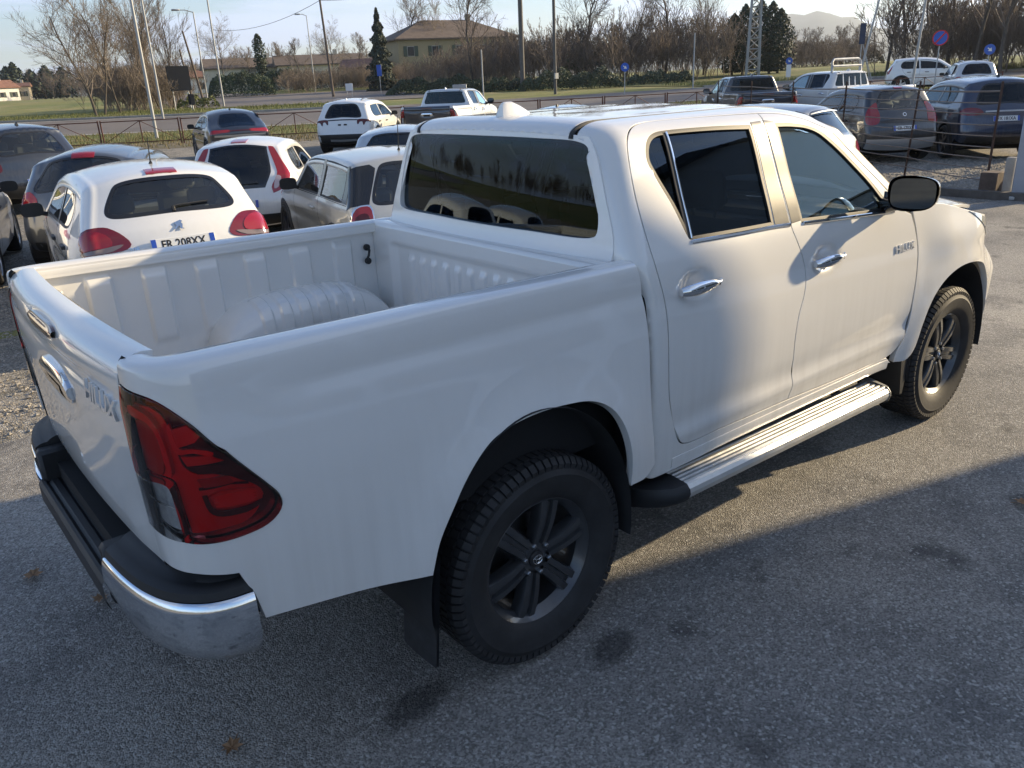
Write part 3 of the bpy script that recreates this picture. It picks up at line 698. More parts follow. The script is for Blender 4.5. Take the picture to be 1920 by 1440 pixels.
panel('window_frit',backw,inset(loop(bw,.02),.002),GLOSSB,back,holes=[inset(loop(bw,.02),.022)],step=.03,out=(-1,0,0),relief=lambda y,z:-.022*np.clip((1.76-z)/.35,0,1.05),off=-.0085,gap=0,lip=0)
# ---- tailgate
tgo=[(-.697,.815,1),(-.697,1.1),(-.697,1.452,1),(0,1.452),(.697,1.452,1),(.697,1.1),(.697,.815,1),(0,.815)]
def tgr(y,v):
    # shallow scoop round the handle and a crease under the lip
    s=-.016*np.exp(-np.clip(np.hypot(y/.20,(v-1.165)/.065),0,4)**4)-.010*np.exp(-np.clip(np.hypot(y/.185,(v-1.340)/.022),0,4)**4)
    return s-.006*np.exp(-((v-1.255)/.022)**2)*sstep(.66,.45,np.abs(y))+.008*np.exp(-((v-.90)/.12)**2)*sstep(.7,.5,np.abs(y))
tg=panel('tailgate',tgate,tgo,WHITE,truck,step=.026,out=(-1,0,0),relief=tgr,lip=.03)
mb=MB();S=[]
for y in np.linspace(-.185,.185,25):
    e=1-(abs(y)/.187)**6;p,n,du,dv=on(tgate,y,1.165,out=(-1,0,0))
    S.append([p+n*(a-.018)+dv*(b*(.35+.65*e)) for a,b in ((.0,.052),(.020,.050),(.028,.034),(.026,-.012),(.016,-.046),(0,-.050))])
mb.grid(np.array(S));mb.f+= [tuple(range(6)),tuple(range(24*6,25*6))];mb.build('tailgate_handle',CHROME,tg)
mb=MB();S=[]
for y in np.linspace(-.10,.10,9):
    p,n,du,dv=on(tgate,y,1.148,out=(-1,0,0));S.append([p+n*.0105+dv*.026,p+n*.0105+dv*0,p+n*.0005-dv*.028])
mb.grid(np.array(S));mb.build('handle_recess',GLOSSB,tg)
mb=MB();S=[]
for y in np.linspace(-.165,.165,21):
    e=1-(abs(y)/.166)**8;p,n,du,dv=on(tgate,y,1.340,out=(-1,0,0))
    S.append([p+n*(a-.010)+dv*(b*(.4+.6*e)) for a,b in ((0,.022),(.014,.020),(.018,.008),(.018,-.008),(.014,-.020),(0,-.022))])
mb.grid(np.array(S));mb.build('brake_lamp',mat('smoked brake lamp',(.10,.035,.020),.12,coat=1),tg)
p,n,du,dv=on(tgate,-.535,1.245,out=(-1,0,0),off=.002)
text('tailgate_badge','HILUX',.070,BADGE,tg,frame(p,-du,dv,n),.004,.0015,sx=1.25)
p,n,du,dv=on(tgate,.0,1.305,out=(-1,0,0),off=.002)
# ---- tail lamps (each: dark lens plate, red body, bars, clear reversing lens)
def sub(l,c=.5):return l
for s in (R,Lf):
    lp=panel('tail_lamp',bed,LIGHT,SMOKE,truck,step=.03,side=s,off=-.034,lip=.004)
    def lens(name,out,m,off,st=.03,lip=.008,par=None):return panel(name,bed,out,m,par or lp,step=st,side=s,off=off,gap=.001,lip=lip,bstep=.02)
    # reflectors and light guides inside the housing
    lens('red_reflector',[(-1.29,1.258,1),(-1.185,1.257),(-1.142,1.241),(-1.125,1.214),(-1.116,1.164),(-1.108,1.122),(-1.072,1.097),(-1.02,1.085),(-.975,1.055),(-.935,1.026),(-.922,1.003),(-.941,.968),(-.975,.946),(-1.04,.947),(-1.138,.948,1),(-1.147,1.019),(-1.152,1.078),(-1.175,1.088),(-1.292,1.089,1)],REFL,-.027,lip=.006)
    lens('amber_reflector',[(-1.292,1.212,1),(-1.228,1.220),(-1.197,1.208),(-1.18,1.187),(-1.174,1.157),(-1.182,1.121),(-1.20,1.097),(-1.292,1.094,1)],AMBR,-.022,lip=.004)
    lens('lamp_guide',[(-1.292,1.252),(-1.235,1.254),(-1.180,1.238),(-1.153,1.205),(-1.141,1.12),(-1.149,1.098),(-1.160,1.13),(-1.164,1.19),(-1.192,1.224),(-1.292,1.236)],GUIDE,-.010,lip=.016)
    lens('lamp_guide',[(-1.120,1.215),(-1.112,1.222),(-1.100,1.165),(-1.060,1.158),(-1.015,1.140),(-1.018,1.133),(-1.06,1.149),(-1.112,1.154)],GUIDE,-.012,lip=.016)
    lens('lamp_bar',[(-1.108,1.208,1),(-1.060,1.214,1),(-1.034,1.183,1),(-1.050,1.172,1),(-1.104,1.166,1)],REFL,-.014,lip=.014)
    lens('lamp_bar',[(-1.100,1.145,1),(-1.023,1.135,1),(-1.001,1.114,1),(-1.087,1.121,1)],REFL,-.014,lip=.014)
    lens('lamp_gap',[(-1.094,1.117,1),(-1.008,1.107,1),(-.980,1.083,1),(-1.062,1.096,1)],SMOKE,-.022,lip=.003)
    lens('lamp_bar',[(-1.068,1.083,1),(-1.004,1.078,1),(-.992,1.056,1),(-1.056,1.064,1)],REDD2,-.014,lip=.012)
    lens('lamp_gap',[(-1.066,1.043,1),(-1.052,1.043,1),(-1.047,1.014),(-1.035,1.000),(-.972,.986),(-.926,.992,1),(-.934,.979,1),(-.974,.971),(-1.037,.985),(-1.056,1.001)],SMOKE,-.018,lip=.003)
    lens('lamp_gap',[(-1.070,1.058,1),(-1.000,1.053,1),(-.955,1.040,1),(-.957,1.046,1),(-1.000,1.058,1),(-1.070,1.064,1)],SMOKE,-.018,lip=.003)
    lens('lamp_bar',[(-1.046,1.038,1),(-1.021,1.046,1),(-.945,1.026,1),(-.926,1.004,1),(-.971,.991,1),(-1.034,1.005,1)],REFL,-.013,lip=.014)
    for k in range(4):
        lens('lamp_rib',[(-1.036,1.010+.0075*k),(-.945+.0*k,.996+.0075*k),(-.945,.999+.0075*k),(-1.036,1.0135+.0075*k)],GUIDE,-.0105,lip=.004)
    lens('reversing_reflector',[(-1.29,1.081,1),(-1.171,1.083),(-1.157,1.067),(-1.153,1.019),(-1.152,.953,1),(-1.196,.954),(-1.292,.957,1)],mat('lamp reflector grey',(.75,.76,.78),.25,metal=.3,noise=(60,.25)),-.024,lip=.004)
    lens('lamp_bezel',[(-1.292,1.024,1),(-1.22,1.022),(-1.155,1.016,1),(-1.155,1.020,1),(-1.22,1.027),(-1.292,1.029,1)],CHROME,-.010,lip=.014)
    # outer lenses
    RL=[(-1.296,1.302,1),(-1.134,1.278),(-1.055,1.221),(-.994,1.128),(-.915,1.028),(-.893,.995),(-.889,.968),(-.903,.947),(-.935,.930),(-.985,.924),(-1.045,.927),(-1.11,.933),(-1.148,.938,1),(-1.150,1.019),(-1.156,1.076),(-1.172,1.086),(-1.298,1.087,1)]
    lens('outer_lens',RL,REDGL,.004,lip=.03)
    lens('clear_lens',[(-1.298,1.084,1),(-1.172,1.083),(-1.158,1.074),(-1.153,1.019),(-1.151,.939,1),(-1.20,.942),(-1.298,.948,1)],CLRGL,.004,lip=.03)
# ---- cargo bed liner
IY=.752;ZF=.885;XB=-1.075;XF=.395
def rib1(t,n0):return 0
mb=MB()
def side_wall(s):
    us=np.linspace(XB-.02,XF,320);zs=np.concatenate([np.linspace(ZF,1.30,36),[1.305,1.325,1.345]])
    U,Z=np.meshgrid(us,zs,indexing='ij')
    g=np.zeros_like(U)
    for c in np.arange(-.86,.36,.215):
        d=(U-c)/.052;w=np.clip((1-np.abs(d))*5,0,1)*sstep(.985,1.02,Z)*sstep(1.285,1.25,Z);g=np.maximum(g,w)
    y=IY-.012*sstep(1.1,.9,Z)-.016*g
    y=np.where(Z>1.303,IY-.028,y)
    return np.stack([U,s*y,Z-RAKE*np.minimum(U,.6)*sstep(.9,1.3,Z)+.012*(Z>1.2)],-1)
for s in (-1,1):mb.grid(side_wall(s),flip=s<0)
# rail cap inner edge
for s in (-1,1):
    us=np.linspace(XB-.03,XF+.1,60);P=[]
    for u in us:
        z=float(bed_z(1.462))-RAKE*min(u,.6)
        P.append([(u,s*.745,z+.002),(u,s*.728,z-.004),(u,s*.722,z-.014),(u,s*.724,z-.032)])
    mb.grid(np.array(P),flip=s>0)
# floor with long ribs
xs=np.linspace(XB-.03,XF,40);ys=np.linspace(-.745,.745,150)
X,Y=np.meshgrid(xs,ys,indexing='ij');Zf=ZF+.010*np.clip(np.cos(Y/.135*2*pi)*1.6,-1,1)*.5
mb.grid(np.stack([X,Y,Zf],-1))
# wheel boxes
for s in (-1,1):
    us=np.linspace(-.49,.36,240);P=[]
    for u in us:
        a=np.clip((u+.065)/.425,-1,1);hh=.235*max(0,1-abs(a)**2.9)**(1/2.3)
        rb=0.0
        for c in np.arange(-.27,.20,.088):rb=max(rb,float(np.clip((1-abs(u-c)/.030)*3,0,1)))
        row=[]
        for t in np.linspace(0,1,40):
            ph=t*pi/2
            yy=.755-.205*np.sin(ph)**.55 if t<1 else .55
            zz=ZF+hh*np.cos(ph)**.45 if t<1 else ZF
            row.append((u,s*(yy-.010*rb*(t>.45)),zz+.010*rb*(.06<t<.75)))
        P.append(row)
    mb.grid(np.array(P),flip=s>0)
liner=mb.build('bed_liner',WHITE,truck,angle=50)
# front bulkhead of the bed
ys=np.linspace(-.75,.75,240);zs=np.concatenate([np.linspace(ZF,1.30,40),[1.312,1.325,1.338]])
Y,Z=np.meshgrid(ys,zs,indexing='ij');g=np.zeros_like(Y)
for c in np.arange(-.45,.46,.09):g=np.maximum(g,np.clip((1-np.abs(Y-c)/.026)*3,0,1)*sstep(.94,.97,Z)*sstep(1.235,1.20,Z))
bx=np.clip((1-np.maximum(np.abs(Y)-.56,0)/.05),0,1)*sstep(1.275,1.255,Z)*sstep(.90,.93,Z)
ledge=sstep(1.295,1.325,Z)
P=np.stack([XF-.014*g+.022*bx-.006+.03*ledge*0,Y,Z],-1)
mb=MB();mb.grid(P)
top=[[(XF-.006,y,1.338),(XF-.002,y,1.350),(XF+.012,y,1.356),(XF+.075,y,1.352)] for y in np.linspace(-.76,.76,20)]
mb.grid(np.array(top));mb.build('bed_front_wall',WHITE,truck,angle=50)
# tailgate inner skin and striker posts
mb=MB();ys=np.linspace(-.70,.70,120);zs=np.linspace(ZF-.02,1.372,30);Y,Z=np.meshgrid(ys,zs,indexing='ij')
g=np.clip((1-np.maximum(np.abs(Y)-.50,0)/.04),0,1)*sstep(1.30,1.27,Z)*sstep(.93,.96,Z)
mb.grid(np.stack([XB-.004-.018*g,Y,Z],-1));mb.build('tailgate_inner',WHITE,tg)
for s in (-1,1):
    mb=MB();mb.bbox(-1.105,-1.06,s*.748-.02,s*.748+.02,1.255,1.29,.008);mb.tube([(-1.04,s*.735,1.272),(-1.00,s*.715,1.272)],[.018,.014],10);mb.build('tailgate_striker',WHITE,liner)
    mb=MB();c=(.34,s*.742)
    mb.tube([(c[0],s*.738,1.235),(c[0],s*.712,1.228),(c[0]-.01,s*.705,1.205),(c[0]-.02,s*.712,1.182),(c[0]-.01,s*.738,1.175)],.006,6)
    for z in (1.238,1.172):mb.lathe([(0,0),(.016,0),(.016,.012),(0,.012)],12,Matrix.Translation((c[0],s*.735-.006,z)))
    mb.build('tie_hook',mat('dark steel hook',(.05,.05,.05),.5,metal=.6),liner)
# outer support behind rail so no light leaks between skins
mb=MB()
for s in (-1,1):mb.box(-1.06,.47,s*.77,s*.80,.70,1.30)
mb.box(XF+.035,XF+.06,-.80,.80,.55,1.32);mb.box(-1.12,-1.09,-.69,.69,.60,1.33)
mb.build('bed_frame',DARKV,truck,smooth=False)
# ---- rear bumper: plan path of the outer face
BP=[(-1.262,0),(-1.262,.30),(-1.258,.46),(-1.245,.60),(-1.222,.705),(-1.180,.795),(-1.110,.862),(-1.05,.884),(-1.000,.890)]
def bpath(n):
    q=np.array(catmull([np.array(p) for p in BP],.02,False));d=np.concatenate([[0],np.cumsum(np.linalg.norm(np.diff(q,axis=0),axis=1))])
    t=np.linspace(0,d[-1],n);return np.stack([np.interp(t,d,q[:,0]),np.interp(t,d,q[:,1])],1),t
bump_o=empty('rear_bumper',parent=truck)
Q,T_=bpath(80);tan=np.gradient(Q,axis=0);tan/=np.linalg.norm(tan,axis=1)[:,None];nor=np.stack([-tan[:,1]*1,tan[:,0]],1)
nor=np.where((nor[:,:1]>0)&(np.arange(80)[:,None]<40),-nor,nor)
if nor[0,0]>0:nor=-nor
for s in (-1,1):
    # chrome corner, from y .45 outwards
    mb=MB();S=[]
    for i in range(80):
        if Q[i,1]<.440:continue
        k=sstep(.44,.62,Q[i,1])
        zt=.762-.012*float(sstep(.5,.9,Q[i,1]));H=.125+.050*float(k)
        x,y=Q[i];nx,ny=nor[i];row=[]
        for o_,zz in ((-.030,zt+.004),(-.006,zt+.004),(.002,zt-.004),(.008,zt-.03),(.010,zt-H*.55),(.004,zt-H*.8),(-.016,zt-H),(-.05,zt-H-.035),(-.10,zt-H-.055)):
            row.append((x+nx*o_,s*(y+ny*o_),zz))
        S.append(row)
    mb.grid(np.array(S),flip=s<0);ch=mb.build('chrome_corner',CHROME,bump_o,angle=60)
    # black pad on top
    mb=MB();S=[]
    for i in range(80):
        if Q[i,1]<.455:continue
        x,y=Q[i];nx,ny=nor[i];k=float(sstep(.80,.90,y));zt=.786-.014*float(sstep(.5,.9,y))
        wd=.105-.030*k
        row=[(x+nx*-.004,s*(y+ny*-.004),zt-.016),(x-nx*.010,s*(y-ny*.010),zt+.006)]
        for j in range(1,8):
            a=-.010-(wd-.010)*j/7;gz=(.004 if j in(3,6) else 0)
            row.append((x+nx*a,s*(y+ny*a),zt+.012-gz+.034*(j/7)**1.5))
        row.append((x-nx*(wd+.004),s*(y-ny*(wd+.004)),zt-.03))
        S.append(row)
    mb.grid(np.array(S),flip=s>0);n=len(S[0]);mb.f.append(tuple(range(n)));mb.build('bumper_pad',BLACKP,bump_o,angle=35)
    # notch line across the pad
    # inner cheek between pad and step
    mb=MB();mb.bbox(-1.255,-1.11,min(s*.40,s*.465),max(s*.40,s*.465),.60,.792,.012);mb.build('bumper_cheek',BLACKP,bump_o)
mb=MB();S=[]
for y in np.linspace(-.43,.43,40):
    row=[(-1.262,y,.575),(-1.272,y,.60),(-1.272,y,.668),(-1.262,y,.680)]
    for j in range(1,16):
        x=-1.262+.15*j/15;row.append((x,y,.682-(.008 if j%4==2 else 0)))
    row.append((-1.105,y,.76));S.append(row)
mb.grid(np.array(S));mb.build('bumper_step',BLACKP,bump_o,angle=30)
mb=MB();mb.box(-1.20,-1.10,-.72,.72,.62,.74);mb.build('bumper_beam',DARKV,bump_o,smooth=False)
# ---- wheels
def make_wheel():
    w=empty('wheel',parent=None)
    mb=MB()
    pr=[(.228,-.085),(.236,-.100),(.252,-.112),(.285,-.126),(.320,-.128),(.348,-.122),(.366,-.112),(.379,-.098),(.384,-.080),(.385,0),(.384,.080),(.379,.098),(.366,.112),(.348,.122),(.320,.128),(.285,.126),(.252,.112),(.236,.100),(.228,.085)]
    pr=pr[:5]+[(.331,-.1305),(.336,-.1265)]+pr[5:]
    mb.lathe(pr,72)
    NB=76
    for k in range(NB):
        a=2*pi*k/NB
        for row,(y0,y1,sh) in enumerate(((-.120,-.078,0),(-.068,-.030,.5),(-.020,.020,0.25),(.030,.068,.75),(.078,.120,.5))):
            b=a+sh*2*pi/NB;M=Matrix.Rotation(b,4,'Y')
            r1=.3895
            hw=.0125
            if row in(0,4):
                V=[];s=-1 if row==0 else 1
                for dx in (-hw,hw):
                    V+=[(dx,s*.078,.383),(dx,s*.078,.3905),(dx*.95,s*.104,.3885),(dx*.9,s*.1245,.368),(dx*.9,s*.121,.345)]
                V=[tuple(M@Vector(p)) for p in V];mb.add(V,[(0,1,2,3,4),(9,8,7,6,5),(0,5,6,1),(1,6,7,2),(2,7,8,3),(3,8,9,4)])
            else:mb.box(-hw*.92,hw*.92,y0,y1,.380,r1,M)
    ty=mb.build('tyre',RUBBER,w,angle=30)
    mb=MB();mb.lathe([(.205,.07),(.205,-.065),(.222,-.088),(.234,-.100),(.238,-.098),(.238,-.090),(.230,-.078),(.230,.095),(.20,.10)],72)
    for k in range(6):
        a=2*pi*k/6+math.radians(8);M=Matrix.Rotation(a,4,'Y');P=[]
        for t in np.linspace(0,1,9):
            rr=.055+.170*t;hw=.035+.010*t;y0=-.076-.014*math.sin(pi*t*.8)+.002*t
            row=[]
            for x,dy in ((-1,.045),(-1,.010),(-.86,-.002),(-.30,-.004),(-.20,.009),(.20,.009),(.30,-.004),(.86,-.002),(1,.010),(1,.045)):
                row.append(tuple(M@Vector((x*hw,y0+dy,rr))))
            P.append(row)
        mb.grid(np.array(P))
    mb.lathe([(0,-.072),(.040,-.072),(.066,-.066),(.078,-.058),(.084,-.03),(.084,.0)],36)
    rim=mb.build('rim',RIMM,w,angle=35)
    mb=MB();mb.lathe([(0,-.083),(.024,-.083),(.031,-.079),(.033,-.068)],32);mb.build('centre_cap',mat('cap black',(.02,.02,.022),.35),rim)
    mb=MB()
    def ring(a,b,cx=0,cz=0,r=.0012):
        mb.tube([(cx+a*math.cos(t),-.0845,cz+b*math.sin(t)) for t in np.linspace(0,2*pi,29)],r,5,False)
    ring(.0205,.0165,r=.0016);ring(.0075,.0150);ring(.0145,.0075,0,.0075)
    mb.build('cap_emblem',CHROME,rim)
    for k in range(6):
        a=2*pi*(k+.5)/6+math.radians(8);mb=MB()
        M=Matrix.Translation((.0575*math.sin(a),0,.0575*math.cos(a)))
        mb.lathe([(0,-.088),(.006,-.088),(.010,-.084),(.0105,-.066)],6,M);mb.build('lug_nut',mat('lug nut steel',(.30,.30,.30),.35,metal=1),rim)
    mb=MB();mb.lathe([(0,-.0),(.150,-.0),(.150,.022),(0,.022)],40);mb.build('brake_disc',BRAKE,w)
    return w
wh=make_wheel()
k=0
for x in (0,3.085):
    for s in (-1,1):
        o=wh if k==0 else copy_tree(wh);k+=1
        o.parent=truck;o.location=(x,s*.775,.388);o.rotation_euler=(0,math.radians([9,0,35,12][k-1]),0 if s<0 else pi)
# ---- wheel arches, chassis, mud flaps
for s in (-1,1):
    for x,nm,yy,r0 in ((0,'rear',.922,.545),(3.085,'front',.905,.51)):
        mb=MB();P=[];xo,rx,rz=((-.038,.452,.560) if not x else (-.015,.450,.515))
        for a in np.linspace(math.radians(-8),math.radians(186),44):
            P.append([(x+xo+rx*math.cos(a),s*y_,.42+rz*math.sin(a)) for y_ in (yy,.78,.55,.45)])
        mb.grid(np.array(P));mb.build('wheel_arch_liner',UNDER,truck)
    # rear and front mud flaps
    mb=MB();S=[]
    for z in np.linspace(.215,.60,10):
        t=(z-.215)/.385;row=[]
        for y in np.linspace(.735,.905,8):
            row.append((-.478+.03*t-.015*math.sin(pi*(y-.62)/.3),s*(y+.012*t*(y>.8)),z+(.0 if z>.21 else -.0)+(.018*(.905-y)/.17*(1-t))))
        S.append(row)
    S=np.array(S);mb.grid(S);mb.grid(S+np.array([.008,0,0]));mb.build('mud_flap',mat('scuffed rubber flap',(.022,.023,.026),.6,noise=(18,.5),bump=(30,.3,.002)),truck)
    mb=MB();mb.prism([(2.615,.70),(2.66,.66),(2.632,.50),(2.60,.29),(2.575,.29),(2.545,.48),(2.59,.56)],.24,Matrix.Translation((0,.655 if s>0 else -.895,0)));mb.build('mud_flap',BLACKP,truck,smooth=False)
mb=MB()
for s in (-1,1):mb.box(-1.12,3.7,s*.50-.04,s*.50+.04,.44,.60)
for x in (-1.0,-.45,.5,1.2,2.0,2.9):mb.box(x-.05,x+.05,-.5,.5,.46,.58)
mb.tube([(0,-.72,.388),(0,.72,.388)],.055,10);mb.lathe([(0,-.11),(.13,-.09),(.15,0),(.13,.09),(0,.11)],16,Matrix.Translation((0,.0,.388)))
mb.tube([(3.085,-.72,.388),(3.085,.72,.388)],.04,8);mb.box(.55,2.55,-.78,.78,.50,.54);mb.box(2.5,3.60,-.6,.6,.50,.9);mb.box(.2,1.2,-.40,.40,.40,.52)
mb.tube([(-.9,.30,.50),(.2,.30,.46),(1.6,.32,.44)],.035,8)
mb.box(-.52,-.28,-.42,.42,.62,.80);mb.box(.46,.60,-.84,.84,.56,1.10)
mb.build('chassis',UNDER,truck,smooth=False)
# cab inner tub
mb=MB();mb.box(.55,2.62,-.80,-.78,.52,1.20);mb.box(.55,2.62,.78,.80,.52,1.20);mb.box(.50,.56,-.70,.70,.52,1.30)
mb.build('cab_tub',TRIM,truck,smooth=False)
# ---- running boards
for s in (-1,1):
    mb=MB();S=[]
    X0,X1=.735,2.36
    pr=[(.770,0),(.785,.013)]
    for k in range(5):
        y=.800+.024*k;pr+=[(y,.014),(y+.004,.020),(y+.014,.020),(y+.018,.014)]
    pr+=[(.925,.010),(.938,-.004),(.942,-.022),(.934,-.046),(.915,-.062),(.86,-.066)]
    for x in np.linspace(X0,X1,24):
        z=.425-.043*(x-.7)/1.6
        S.append([(x,s*y,z+dz) for y,dz in pr])
    S=np.array(S);mb.grid(S,flip=s>0);rb=mb.build('running_board',ALU,truck,angle=25)
    for xe,d,nm in ((X0,-1,0),(X1,1,0)):
        mb=MB();P=[]
        ext=.17 if d<0 else .045
        z=.425-.043*(xe-.7)/1.6
        for t in np.linspace(0,1,9):
            k_=math.cos(t*pi/2);row=[]
            for y,dz in [(.765,.006),(.79,.022),(.85,.026),(.925,.016),(.943,-.004),(.946,-.024),(.936,-.050),(.915,-.066),(.86,-.070),(.77,-.05)]:
                yy=.765+(y-.765)*(1-(t**2.2)*(.85 if d<0 else .5));row.append((xe+d*ext*t,s*yy,z+dz*(1 if d<0 else 1.1)-.012*t*(d<0)))
            P.append(row)
        P=np.array(P);mb.grid(P);mb.f.append(tuple(range(len(mb.v)-10,len(mb.v))));mb.build('board_end_cap',BLACKP if d<0 else ALU,rb)
    for x in (.95,1.5,2.15):
        mb=MB();mb.tube([(x,s*.50,.50),(x,s*.70,.40),(x,s*.87,.365-.03*(x-.7)/1.6)],.022,8);mb.build('board_bracket',UNDER,rb)
    strip('sill_trim',cab,[(.70,.52),(1.5,.512),(2.42,.498)],.05,.004,WHITE,truck,s)
# ---- mirrors
for s in (-1,1):
    m_=empty('door_mirror',parent=truck)
    mb=MB();P=[]
    # shell: rounded box, flat rear face, swept front
    for t in np.linspace(0,1,10):
        k_=math.cos(t*pi/2)**.6;x=2.175+.135*t
        row=[]
        for a in np.linspace(0,2*pi,29)[:-1]:
            ca,sa=math.cos(a),math.sin(a);n_=.55
            yy=.100*math.copysign(abs(ca)**n_,ca);zz=.080*math.copysign(abs(sa)**n_,sa)
            yy=yy*(1-.12*(zz<0)*abs(zz)/.08);zz=zz*(1-.13*(yy>0)*yy/.1)
            row.append((x+.035*yy/.1*(1-t),s*(1.005+yy*k_),1.405+.005+zz*(.25+.75*k_)))
        P.append(row+[row[0]])
    mb.grid(np.array(P));mb.build('mirror_shell',GLOSSB,m_,angle=50)
    mb=MB();row=[]
    for a in np.linspace(0,2*pi,33)[:-1]:
        ca,sa=math.cos(a),math.sin(a);n_=.55;yy=.088*math.copysign(abs(ca)**n_,ca);zz=.068*math.copysign(abs(sa)**n_,sa)
        row.append((2.178+.035*yy/.1-.001,s*(1.005+yy),1.410+zz))
    mb.add(row,[tuple(range(len(row)))]);mb.build('mirror_glass',mat('mirror silver',(.16,.175,.18),.03,metal=1),m_)
    mb=MB();mb.tube([(2.27,s*.845,1.335),(2.245,s*.90,1.345),(2.235,s*.96,1.375)],[.040,.030,.028],10);mb.prism([(2.255,1.300),(2.43,1.283),(2.26,1.40)],.012,Matrix.Translation((0,.832 if s>0 else -.844,0)));mb.build('mirror_arm',GLOSSB,m_)
# ---- front wings, bonnet, front bumper, lamps
wing=[(2.536,1.272,1),(2.68,1.285),(2.818,1.279),(2.96,1.250),(3.10,1.215),(3.30,1.165),(3.50,1.135,1),(3.62,1.03),(3.74,.975,1),(3.74,.80),(3.52,.62,1),(3.495,.70),(3.44,.80),(3.35,.872),(3.22,.912),(3.07,.925),(2.945,.912),(2.84,.875),(2.752,.815),(2.690,.740),(2.648,.655,1),(2.638,.62),(2.606,.53),(2.555,.492),(2.468,.497,1),(2.475,.555),(2.515,.625),(2.545,.709),(2.572,.825),(2.592,.941),(2.594,1.061),(2.573,1.16)]
for s in (-1,1):
    panel('front_wing',cab,wing,WHITE,truck,step=.028,side=s,lip=.03)
    panel('headlamp',cab,[(3.14,1.196,1),(3.23,1.178),(3.32,1.15),(3.45,1.118),(3.65,1.09),(3.84,1.055,1),(3.85,.99,1),(3.70,.985),(3.52,.998),(3.41,1.028),(3.31,1.098),(3.21,1.160)],mat('headlamp lens',(.34,.36,.38),.08,coat=1,metal=.5),truck,step=.03,side=s,off=.004)
    panel('front_bumper',cab,[(3.75,.965,1),(3.85,.945),(3.97,.962),(4.18,.95,1),(4.18,.5),(4.18,.38,1),(3.90,.40),(3.62,.50,1),(3.545,.62,1),(3.75,.80)],WHITE,truck,step=.04,side=s,lip=.03)
mb=MB();mb.bbox(3.90,3.98,-.44,.44,.40,.66,.03);mb.build('front_bumper_centre',WHITE,truck)
mb=MB();mb.bbox(3.86,3.93,-.30,.30,.66,1.00,.03);mb.build('grille',GLOSSB,truck)
def bon(u,y):
    u=np.asarray(u,float);y=np.asarray(y,float);z=np.interp(u,[2.55,2.9,3.3,3.6,3.8,3.95,4.02],[1.262,1.262,1.225,1.165,1.110,1.05,1.0])
    return np.stack([u,y,z+.020*(1-(y/.8)**2)-.02*sstep(.62,.80,np.abs(y))+.012*np.exp(-((np.abs(y)-.42)/.08)**2)],-1)
panel('bonnet',bon,[(2.60,-.78,1),(3.0,-.795),(3.45,-.755),(3.72,-.66,1),(3.92,-.45),(3.96,0),(3.92,.45),(3.72,.66,1),(3.45,.755),(3.0,.795),(2.60,.78,1),(2.60,0)],WHITE,truck,step=.04,out=(0,0,1))
mb=MB();mb.box(2.45,3.45,-.62,.62,.8,1.05);mb.box(2.42,2.62,-.78,.78,1.05,1.22);mb.build('engine_bay',DARKV,truck,smooth=False)
# windscreen
PA=np.array([(1.875,1.855),(1.93,1.81),(2.02,1.713),(2.163,1.590),(2.288,1.486),(2.415,1.380),(2.54,1.283)])
A=np.array(catmull([q for q in PA],.04,False));A3=cab(A[:,0],A[:,1])
def wind(n,off=0):
    P=[]
    for (x,y,z) in A3:
        row=[]
        for t in np.linspace(-1,1,n):
            row.append((x+.14*(1-t*t)*(1-.2*0)-.005,t*(y-.012),z-.004+.03*(1-t*t)))
        P.append(row)
    return np.array(P)
mb=MB();mb.grid(wind(21));mb.build('windscreen',CLEARG,truck)
mb=MB()
for s in (-1,1):mb.tube([(x+.004,s*(y-.014),z-.008) for x,y,z in A3],.014,6)
mb.tube([(2.54+.14*(1-t*t),t*.82,1.262+.03*(1-t*t)) for t in np.linspace(-1,1,20)],.03,6);mb.build('windscreen_trim',BLACKP,truck)
# ---- cabin
mb=MB();P=[]
for x in np.linspace(.58,1.86,12):
    row=[]
    for y in np.linspace(-.58,.58,12):
        row.append((x,y,float(cab_z(np.interp(abs(y),[0,.32,.48,.59],[2.45,2.1,1.95,1.84])))-.075*max(0,(x-1.5)/.6)**2-.045))
    P.append(row)
mb.grid(np.array(P));mb.build('headlining',LINER,truck)
mb=MB();mb.box(2.35,2.62,-.76,.76,.95,1.235);mb.box(2.25,2.36,-.74,.74,.98,1.20);mb.box(.6,2.5,-.78,.78,.54,.60);mb.box(1.3,2.3,-.13,.13,.60,.88);mb.build('dashboard',TRIM,truck,smooth=False)
def seat(x,y,w,back=1.36,lean=.20):
    t=empty('seat',parent=truck);mb=MB()
    mb.bbox(x,x+.50,y-w,y+w,.70,.90,.05);
    M=Matrix.Translation((x+.03,y,.86))@Matrix.Rotation(-lean,4,'Y');mb.bbox(-.11,.03,-w,w,0,back-.86,.05,M);mb.build('seat_body',SEAT,t)
    hs=[0] if w<.4 else [-.36,.36]
    for h in hs:
        mb=MB();mb.bbox(-.10,-.01,h-.13,h+.13,back-.82,back-.64,.035,M)
        for dy in (-.06,.06):mb.tube([M@Vector((-.05,h+dy,back-.88)),M@Vector((-.05,h+dy,back-.80))],.007,6)
        mb.build('headrest',SEAT,t)
for y in (-.37,.37):seat(1.62,y,.25)
seat(.88,0,.62,1.34,.12)
mb=MB()
c=Vector((2.12,.37,1.13));ax=Vector((-1,0,.45)).normalized();e1=Vector((0,1,0));e2=ax.cross(e1)
mb.tube([c+.185*(math.cos(t)*e1+math.sin(t)*e2) for t in np.linspace(0,2*pi,37)],.014,8,False)
for t in (0,pi,1.5*pi):mb.tube([c,c+.18*(math.cos(t)*e1+math.sin(t)*e2)],[.03,.016],6)
mb.tube([c,c-ax*.3],.03,8);mb.build('steering_wheel',GLOSSB,truck)
